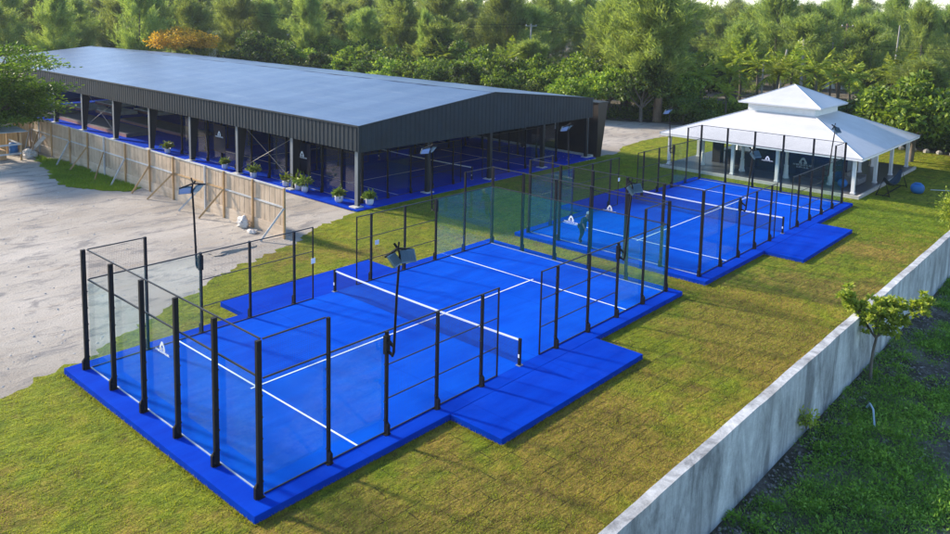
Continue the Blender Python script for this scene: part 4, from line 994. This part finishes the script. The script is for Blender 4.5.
# hero trees
T['hero'] = [proto_tree('casuarina_tree', trunk_mesh(12, .34, .05, 9, 2.4, .5, 'pole_brown', top=.95), crown_pine(M['leaf_pine'], 12, 3.9, 84, start=.32), 0) for i in range(2)]
tree('hero', 69.5, 28.2, 1.6, 1.15, 'large broad casuarina standing just right of the hall beside the gravel drive', v=0)
tree('hero', 73.5, 34.5, 1.4, 1.12, 'wide feathery casuarina just behind the hall roof, right of the utility pole', v=1)
tree('pine', 78, 38, 1.5, 1.12, 'wide feathery casuarina left of the largest one, behind the hall roof', v=3)
tree('pine', 72.4, 68.5, .55, .92, 'slim dark upright casuarina rising above the bushes behind the middle of the roof', v=2)
fl_c = crown_broad(M['leaf_flame'], 4.9, 2.1, 60, 130, .34)
e = empty('flame_tree', (48.4, 94.6, GZ)); tag(e, 'orange flowering tree beyond the far end of the hall roof', 'flowering tree'); obj_from('trunk', T['dark'][0]['trunk'], e); c = obj_from('crown', fl_c, e); c.location = (0, 0, 6.3)
tree('dark', 54.0, 85.5, 1.35, 1.35, 'big rounded dark tree right of the orange flowering tree', v=2)
# palms
for i, (x, y, s) in enumerate(((76, 26.4, 1.0), (78.5, 24.0, 1.1), (80.5, 19.0, 1.15), (82, 15.2, 1.25), (84, 12.0, 1.1), (87, 20, 1.25), (79, 28.6, 1.1), (90, 15, 1.2), (86, 8, 1.1), (88, 24.5, 1.2), (93, 9, 1.3), (74.5, 22.4, .7), (70, 62, 1.1), (64.5, 74, 1.0), (69, 50, 1.15), (91, 28, 1.3))):
    tree('palm', x, y, s*1.12, s*1.15, 'coconut palm with yellow green fronds above the white pavilion roof' if x > 72 else 'coconut palm showing among the bushes behind the hall', 'palms in the wood', v=i % 3)
# the wood behind, row after row
CX, CY = -10.1, -15.9
def blocked(x, y):
    if x < 62 and y < 96 and x > 12: return True
    if x <= 12 and y < 74: return True
    if x < 78 and y < 32: return True
    return False
n_far = 0
def palm_gap(x, y): return x < 104 and 6 < y < 30
for D, gap, kmix in ((96, 7.5, .45), (106, 7.5, .40), (118, 7, .62), (131, 7, .8), (146, 7, .9), (163, 7.5, .95), (183, 8.5, 1), (208, 10, 1), (240, 12, 1), (285, 15, 1)):
    a = 8.5+jit(1)
    while a < 76:
        x, y = CX+D*math.cos(R(a))+jit(2), CY+D*math.sin(R(a))+jit(2)
        a += math.degrees(gap/D)*random.uniform(.8, 1.25)
        if blocked(x, y) or (D < 116 and palm_gap(x, y)): continue
        if random.random() < kmix:
            hgt = (10.8 if D < 125 else 14.4+(a-8)*-.02+(1.2 if D > 180 else 0))/12*random.uniform(.80, 1.16)
            if D < 112: hgt *= .80
            s = random.uniform(1.05, 1.5)*(1 if D < 175 else 1.4)
            tree('pine', x, y, s, hgt, 'wispy olive green casuarina tree in the wood behind the hall' if D < 150 else 'distant casuarina tree near the skyline', 'casuarinas of the wood' if D < 150 else 'distant casuarinas')
        else:
            s = random.uniform(1.0, 1.35); tree('bush' if random.random() < .6 else 'dark', x, y, s, s*random.uniform(.85, 1.1), 'rounded tree among the casuarinas deeper in the wood', 'rounded trees deeper in the wood')
        n_far += 1
# far wood: one mass up to the horizon
def far_wood():
    P = []; 
    for D in (330, 400, 500, 650):
        for a in np.arange(4, 84, 8.0/D*57.3/1.6):
            H = rng.uniform(11, 17)*(1+D/2500); k = 170; c = np.array([CX+D*math.cos(R(a)), CY+D*math.sin(R(a)), 0])
            q = rng.normal(0, 1, (k, 3))*np.array([2.8, 2.8, 0]); q[:, 2] = rng.random(k)*H*(1-np.minimum(.6, (q[:, 0]**2+q[:, 1]**2)/40)); P.append(c+q+np.array([0, 0, GZ]))
    P = np.concatenate(P); D_ = rng.normal(0, 1, P.shape)*np.array([.6, .6, 1]); V, F = leaf_arrays(P, D_, rng.uniform(1.2, 2.4, len(P)), .7)
    obj_from('distant_wood', np_mesh('distant_wood', V, F, M['leaf_pine']), kind='stuff', label='far off casuarina wood merging into one mass at the skyline', cat='wood')
far_wood()
# scrub under the trees
def scrub(name, pts, n, h, label, mat, leaf=.3):
    P = []; 
    for (x0, y0), (x1, y1) in zip(pts[:-1], pts[1:]):
        L = math.hypot(x1-x0, y1-y0); k = int(n*L); t = rng.random(k); b = np.stack([x0+(x1-x0)*t, y0+(y1-y0)*t], 1)
        hh = h*(.5+.5*np.sin(t*L*1.1+x0)**2); z = rng.random(k)**.8*hh
        P.append(np.concatenate([b+rng.normal(0, .75, (k, 2)), (z+GZ)[:, None]], 1))
    P = np.concatenate(P); V, F = leaf_arrays(P, rng.normal(0, 1, P.shape)+np.array([0, 0, .3]), rng.uniform(.5, 1.2, len(P))*leaf, leaf*.5)
    obj_from(name, np_mesh(name, V, F, mat), kind='stuff', label=label, cat='undergrowth')
scrub('undergrowth', [(59, 92), (61, 60), (64, 44), (68, 34), (71.5, 27.5), (71, 21.5), (73, 14), (75, 4), (72, -4), (66, -9.5), (60, -15)], 420, 1.7, 'tangled green undergrowth along the foot of the wood', M['leaf_dark'])
scrub('undergrowth', [(75, 30), (80, 20), (84, 8), (82, -6)], 500, 2.4, 'bright undergrowth beneath the palms behind the pavilion', M['leaf_bush'], .4)
rw = MB()
for i in range(26):
    x, y = 70.2+jit(.6)+.03*i, 22+(-i*1.05); rw.lathe((x, y, GZ), [(.35*random.uniform(.6, 1.2), 0), (.3, .2), (.12, .34)], 6)
tag(rw.build('rock_border', M['stone']), 'row of grey rocks edging the lawn in front of the wood', 'rocks', kind='stuff')

# near left tree with layered feathery crown
def left_tree():
    x, y = 9.6, 52.2
    e = empty('poinciana_tree', (x, y, GZ)); tag(e, 'layered green tree hiding the far left end of the hall roof', 'tree')
    tm = MB(); tm.tube([(0, 0, -.3), (.1, .1, 1.2), (-.1, .2, 2.6)], [.26, .22, .18], 10)
    Ps, Ds, Ls = [], [], []
    for k in range(19):
        a = k*2.4; L = rng.uniform(2.4, 4.9); zt = 3.6+4.8*((k*7)%15)/14; q = Vector((math.cos(a)*L*.5, math.sin(a)*L*.5, 2.4+(zt-2.4)*.65)); en = Vector((math.cos(a)*L, math.sin(a)*L, zt))
        tm.tube([(-.1, .2, 2.4), q, en], [.12, .07, .03], 6)
        for j in range(9):
            t = rng.uniform(.3, 1.08); c = np.array(q.lerp(en, min(1, max(0, (t-.5)*2)))) + rng.normal(0, [.75, .75, .28])
            n = 190; u = rng.normal(size=(n, 3))*np.array([.66, .66, .13]); Ps.append(c+u); Ds.append(u*np.array([1, 1, .6])+rng.normal(0, .35, (n, 3))+np.array([0, 0, -.05])); Ls.append(rng.uniform(.6, 1.2, n)*.30)
    P = np.concatenate(Ps); V, F = leaf_arrays(P, np.concatenate(Ds), np.concatenate(Ls), .12)
    me = bpy.data.meshes.new('trunk'); me.from_pydata(tm.v, [], tm.f); me.update(); me.materials.append(M['bark'])
    obj_from('trunk', me, e); obj_from('crown', np_mesh('crown', V, F, M['leaf_left']), e)
left_tree()

# sapling against the wall
def sapling():
    e = empty('young_tree', (17.8, -9.0, GZ)); tag(e, 'young tree with rosettes of bright leaves leaning over the concrete wall', 'young tree')
    tm = MB(); base = [(0, 0, -.1), (.12, .05, .5), (.0, .0, 1.0), (.12, -.05, 1.55)]; tm.tube(base, [.06, .05, .045, .04], 8)
    P, D, L = [], [], []
    tips = [(-.15, .95, 2.75), (.05, .55, 2.35), (.3, .1, 2.7), (.0, -.15, 2.3), (.45, -.55, 2.65), (.35, -1.05, 2.65), (.6, -1.25, 2.85), (-.2, .2, 2.0), (.1, -.35, 1.95), (.4, .3, 2.2), (.15, -.7, 2.3), (-.05, .75, 2.55), (.5, -.1, 2.5), (-.2, -.1, 2.55)]
    for q in tips:
        tm.tube([(.1, -.02, 1.45), (q[0]*.5+.05, q[1]*.5, 1.5+(q[2]-1.5)*.45), q], [.028, .018, .01], 6)
        for j in range(9):
            c = np.array(q)+rng.normal(0, .17, 3); n = 30; a = rng.uniform(0, 6.28, n); el = rng.uniform(-.5, 1.0, n)
            d = np.stack([np.cos(a)*np.cos(el), np.sin(a)*np.cos(el), np.sin(el)], 1); P.append(np.repeat(c[None], n, 0)+d*.02); D.append(d); L.append(rng.uniform(.12, .24, n))
    V, F = leaf_arrays(np.concatenate(P), np.concatenate(D), np.concatenate(L), .085)
    me = bpy.data.meshes.new('trunk'); me.from_pydata(tm.v, [], tm.f); me.update(); me.materials.append(M['bark']); me.polygons.foreach_set('use_smooth', [True]*len(me.polygons))
    obj_from('trunk', me, e); obj_from('crown', np_mesh('crown', V, F, M['leaf_sap']), e)
sapling()
def little_plant(x, y, z, r, h, n, label, leaf=.13, mat='leaf_sap', name='small_plant'):
    e = empty(name, (x, y, z)); tag(e, label, 'plant')
    sm = MB(); P, D = [], []
    for k in range(7):
        a = k*.9; q = (r*.6*math.cos(a), r*.6*math.sin(a), h*(.5+.5*random.random())); sm.tube([(0, 0, 0), (q[0]*.4, q[1]*.4, q[2]*.6), q], [.012, .009, .005], 5)
        m = n//7; u = rng.normal(size=(m, 3))*np.array([r*.4, r*.4, h*.22]); P.append(np.array(q)*np.array([1, 1, .8])+u); D.append(u+rng.normal(0, .2, (m, 3))*1.0+np.array([0, 0, .1]))
    me = bpy.data.meshes.new('stem'); me.from_pydata(sm.v, [], sm.f); me.update(); me.materials.append(M['bark']); obj_from('stem', me, e)
    P = np.concatenate(P); V, F = leaf_arrays(P, np.concatenate(D), rng.uniform(.6, 1.2, len(P))*leaf, leaf*.45); obj_from('foliage', np_mesh('foliage', V, F, M[mat]), e)
little_plant(12.3, -8.78, .15, .24, .5, 230, 'small leafy plant growing against the lower face of the concrete wall')
little_plant(42.9, -6.5, GZ, .55, 1.5, 1300, 'light green shrub at the right edge of the lawn, just above the wall', .2, 'leaf_sap', 'leafy_shrub')
little_plant(44.2, -6.9, GZ, .6, 1.2, 900, 'lower light green shrub behind the one at the right edge of the lawn', .2, 'leaf_sap', 'leafy_shrub')

# weeds on the shaded ground outside the wall
def weeds():
    nc = 2600; cx = rng.uniform(2, 34, nc); cy = -8.75-rng.random(nc)**.9*10.5
    dn = np.sin(cx*.9+cy*1.3)+np.sin(cx*.37-cy*.8+1)+rng.normal(0, .6, nc)
    keep = (dn > -.05) | ((cy > -11.5) & (dn > -.9) & (cy < -9.3)); cx, cy = cx[keep], cy[keep]; Ps, Ds, Ls = [], [], []
    for x, y in zip(cx, cy):
        k = rng.integers(90, 190); r = rng.uniform(.18, .55); h = rng.uniform(.08, .34)
        u = rng.normal(size=(k, 2))*r*.6; z = rng.random(k)*h*np.exp(-(u**2).sum(1)/(r*r)); Py = y+u[:, 1]
        P = np.stack([x+u[:, 0], np.minimum(Py, -8.66), z+GZ], 1); Ps.append(P); Ds.append(np.concatenate([u, np.full((k, 1), .25)], 1)+rng.normal(0, .4, (k, 3))); Ls.append(rng.uniform(.4, 1.3, k)*rng.uniform(.045, .12))
    L_ = np.concatenate(Ls); P = np.concatenate(Ps); V, F = leaf_arrays(P, np.concatenate(Ds), L_, L_*.45)
    obj_from('weeds', np_mesh('weeds', V, F, M['weed']), kind='stuff', label='low green weeds spreading over the shaded ground outside the concrete wall', cat='weeds')
    n = 90000; P = np.stack([rng.uniform(2, 36, n), rng.uniform(-19, -8.7, n), np.full(n, GZ-.01)], 1)
    keep = (np.sin(P[:,0]*.9+P[:,1]*1.3)+np.sin(P[:,0]*.37-P[:,1]*.8+1)+rng.normal(0, .5, n)) > -.25; P = P[keep]; k = len(P)
    D = unit(np.stack([rng.normal(0, .6, k), rng.normal(0, .6, k), np.ones(k)], 1)); a = rng.uniform(0, 6.28, k); S = np.stack([np.cos(a), np.sin(a), 0*a], 1)*.008
    V = np.stack([P-S, P+S, P+D*rng.uniform(.06, .20, k)[:, None]], 1).reshape(-1, 3)
    obj_from('grass', np_mesh('grass', V, np.arange(k*3).reshape(-1, 3), M['weed']), kind='stuff', label='thin grass between the weeds outside the concrete wall', cat='grass')
weeds()
M['stone_dk'] = simple('grey_rubble', (.20, .185, .165), .9, 0, .7, 9)
a = stones('rubble', 14000, 17, -13, 16, 5.5, GZ, .012, .055, M['stone_dk'], lambda P: (P[:, 1] < -8.66) & ((np.sin(P[:,0]*.9+P[:,1]*1.3)+np.sin(P[:,0]*.37-P[:,1]*.8+1)) < .1)); tag(a, 'grey stones strewn over the bare soil outside the concrete wall', 'rubble')
a = stones('rubble', 900, 17, -9.1, 12, .42, GZ, .012, .06, M['stone_dk'], lambda P: P[:, 1] < -8.68); tag(a, 'dark rubble piled along the foot of the concrete wall', 'rubble')
pp = MB().tube([(15.6, -9.5, GZ+.03), (15.35, -9.65, GZ+.30), (14.95, -9.85, GZ+.34), (14.45, -10.05, GZ+.04)], .03, 8); tag(pp.build('plastic_pipe', M['pipe'], smooth=True), 'short bent pale pipe arching out of the weeds by the young tree', 'pipe')

# utility poles and lines
def upole(x, y, h, m, label, tilt=(0, 0), arm=True, r=.14):
    e = empty('utility_pole', (x, y, GZ)); tag(e, label, 'utility pole', 'utility poles in the wood')
    MB().tube([(x, y, GZ), (x+tilt[0], y+tilt[1], h)], [r*1.2, r*.8], 8).build('pole', M[m], e)
    if arm:
        d = Vector((-.8, .6, 0)); c = Vector((x+tilt[0], y+tilt[1], h-.35)); MB().beam(c-d*.9, c+d*.9, .1, .12).build('crossarm', M[m], e)
        for k in (-.8, 0, .8): MB().lathe(c+d*k, [(.05, .06), (.07, .12), (.04, .2)], 8).build('insulator', M['white'], e)
    return Vector((x+tilt[0], y+tilt[1], h-.15))
a1 = upole(88.2, 61.4, 9.9, 'bark_pale', 'pale utility pole standing above the bushes behind the middle of the hall roof', r=.16)
a0 = upole(60.6, 116.4, 11.6, 'bark_pale', 'thin utility pole above the orange flowering tree')
a2 = upole(98.3, 22.6, 9.0, 'bark_pale', 'pale utility pole straight above the pavilion peak', r=.2)
upole(87.9, 21.9, 7.9, 'bark_pale', 'leaning pale post above the left end of the pavilion lantern', (.25, -.9), False, .16)
upole(82.6, 21.6, 6.3, 'bark_pale', 'short pale post left of the leaning one above the pavilion', (0, 0), False, .13)
upole(99.5, 19.1, 8.7, 'bark', 'thin grey post between the pale utility pole and the brown one', (0, .1), False, .12)
a3 = upole(101.0, 18.6, 11.2, 'pole_brown', 'tall brown utility pole leaning slightly above the right half of the pavilion', (.3, -.5), True, .17)
a4 = upole(98.5, 11.5, 11.2, 'bark_pale', 'slender pale pole above the right roof slope of the pavilion', (0, -.5), False, .10)
a5 = Vector((118, -30, 10.2))
def wire(p, q, label, sag=.9):
    n = 14; pts = [p.lerp(q, i/n)-Vector((0, 0, sag*4*(i/n)*(1-i/n))) for i in range(n+1)]; tag(MB().tube(pts, .022, 4).build('power_line', M['black']), label, 'power line', 'power lines')
for dz in (0, -.5):
    t_ = ('upper', 'lower')[dz < 0]
    wire(a0+Vector((0,0,dz)), a1+Vector((0,0,dz)), t_+' power line crossing the wood above the hall roof')
    wire(a1+Vector((0,0,dz)), a2+Vector((0,0,dz)), t_+' power line between the hall end and the pale pole above the pavilion')
    wire(a2+Vector((0,0,dz)), a5+Vector((0,0,dz)), t_+' power line running right from the pale pole above the pavilion', 1.2)
# houses showing through the trees
M['far_roof'] = simple('pale_blue_roof', (.52, .60, .68), .5, 0, .05)
def house(x, y, w, d, h, rh, rz, label, m='far_roof'):
    e = empty('house', (x, y, GZ)); tag(e, label, 'house')
    c, s = math.cos(rz), math.sin(rz); T_ = lambda a, b, z: (x+a*c-b*s, y+a*s+b*c, z)
    w2, d2 = w/2, d/2
    MB().add([T_(a*w2, b*d2, z) for z in (GZ, h) for a, b in ((-1,-1),(1,-1),(1,1),(-1,1))], [(0,1,5,4),(1,2,6,5),(2,3,7,6),(3,0,4,7),(4,5,6,7)]).build('wall', M['white'], e)
    w3, d3 = w2+.5, d2+.5
    MB().add([T_(-w3, -d3, h+.01), T_(w3, -d3, h+.01), T_(w3, d3, h+.01), T_(-w3, d3, h+.01), T_(-w3*.6, 0, h+rh), T_(w3*.6, 0, h+rh)], [(0,1,5,4),(2,3,4,5),(1,2,5),(3,0,4),(3,2,1,0)]).build('roof', M[m], e)
    for a in (-.6, 0, .6):
        MB().add([T_(a*w2-.6, -d2-.03, 1.2), T_(a*w2+.6, -d2-.03, 1.2), T_(a*w2+.6, -d2-.03, 2.4), T_(a*w2-.6, -d2-.03, 2.4)], [(0,1,2,3)]).build('window', M['navy'], e)
house(27.5, 114, 8, 7, 4.0, 1.9, R(-20), 'house with a pale blue roof among the trees at the far left')
house(75.9, 131, 9, 7, 5.6, 1.3, R(-45), 'pale roofed house just right of the orange flowering tree, distant')
house(84.5, 125.5, 7, 6, 5.8, 1.3, R(-45), 'pale roofed house behind the round dark tree, distant')
house(134, 30, 7, 6, 6.8, 1.8, R(-70), 'white and blue house glimpsed among trees above the pavilion')

# ------------------------------------------------------------------ light, sky, camera
hz = MB().box(-60, -60, GZ-1.2, 760, 760, 34).build('haze', M['white'], kind='stuff'); hz.data.materials.clear()
hm_, hnt = new_mat('pale_air'); ht = NT(hnt); pv_ = ht.n('ShaderNodeVolumePrincipled', {'Color': (.80, .88, 1.0, 1), 'Density': .00020, 'Anisotropy': .2}); ht.n('ShaderNodeOutputMaterial', {'Volume': pv_.outputs[0]}); hz.data.materials.append(hm_)
tag(hz, 'thin pale air that lightens the far trees', 'haze')
SUN_DIR = Vector((-.225, .975, 0)).normalized()      # horizontal direction towards the sun
EL = R(26)
w = bpy.data.worlds.new('World'); sc.world = w; w.use_nodes = True; nt = w.node_tree; nt.nodes.clear()
sky = nt.nodes.new('ShaderNodeTexSky'); sky.sky_type = 'NISHITA'; sky.sun_disc = False; sky.sun_elevation = EL
sky.sun_rotation = math.atan2(SUN_DIR.x, SUN_DIR.y)
sky.air_density = 1.0; sky.dust_density = .4; sky.ozone_density = 3.5
bg = nt.nodes.new('ShaderNodeBackground'); bg.inputs[1].default_value = .15
ow = nt.nodes.new('ShaderNodeOutputWorld'); nt.links.new(sky.outputs[0], bg.inputs[0]); nt.links.new(bg.outputs[0], ow.inputs[0])
sd = bpy.data.lights.new('sun', 'SUN'); sd.energy = 4.3; sd.angle = R(4.5); sd.color = (1.0, .86, .68)
so = bpy.data.objects.new('sun', sd); col.objects.link(so)
sv = (SUN_DIR*math.cos(EL)+Vector((0, 0, math.sin(EL)))); so.rotation_euler = sv.to_track_quat('Z', 'Y').to_euler(); so.location = (0, 60, 60)
cd = bpy.data.cameras.new('camera'); cam = bpy.data.objects.new('camera', cd); col.objects.link(cam); sc.camera = cam
cam.location = (-10.09741259, -15.87053558, 11.94703683); cam.rotation_euler = (1.44945021, -.0238389692, -.851358302)
cd.sensor_width = 36; cd.lens = 791.759343*36/950; cd.shift_x = -14.1561237/950; cd.shift_y = -161.072543/950
cd.clip_start = .1; cd.clip_end = 3000
sc.view_settings.view_transform = 'Standard'; sc.view_settings.look = 'None'; sc.view_settings.gamma = 1; sc.view_settings.exposure = 1.12
try: sc.view_settings.use_curve_mapping = False
except Exception: pass
sc.render.engine = 'CYCLES'; sc.cycles.transparent_max_bounces = 40; sc.cycles.max_bounces = 8
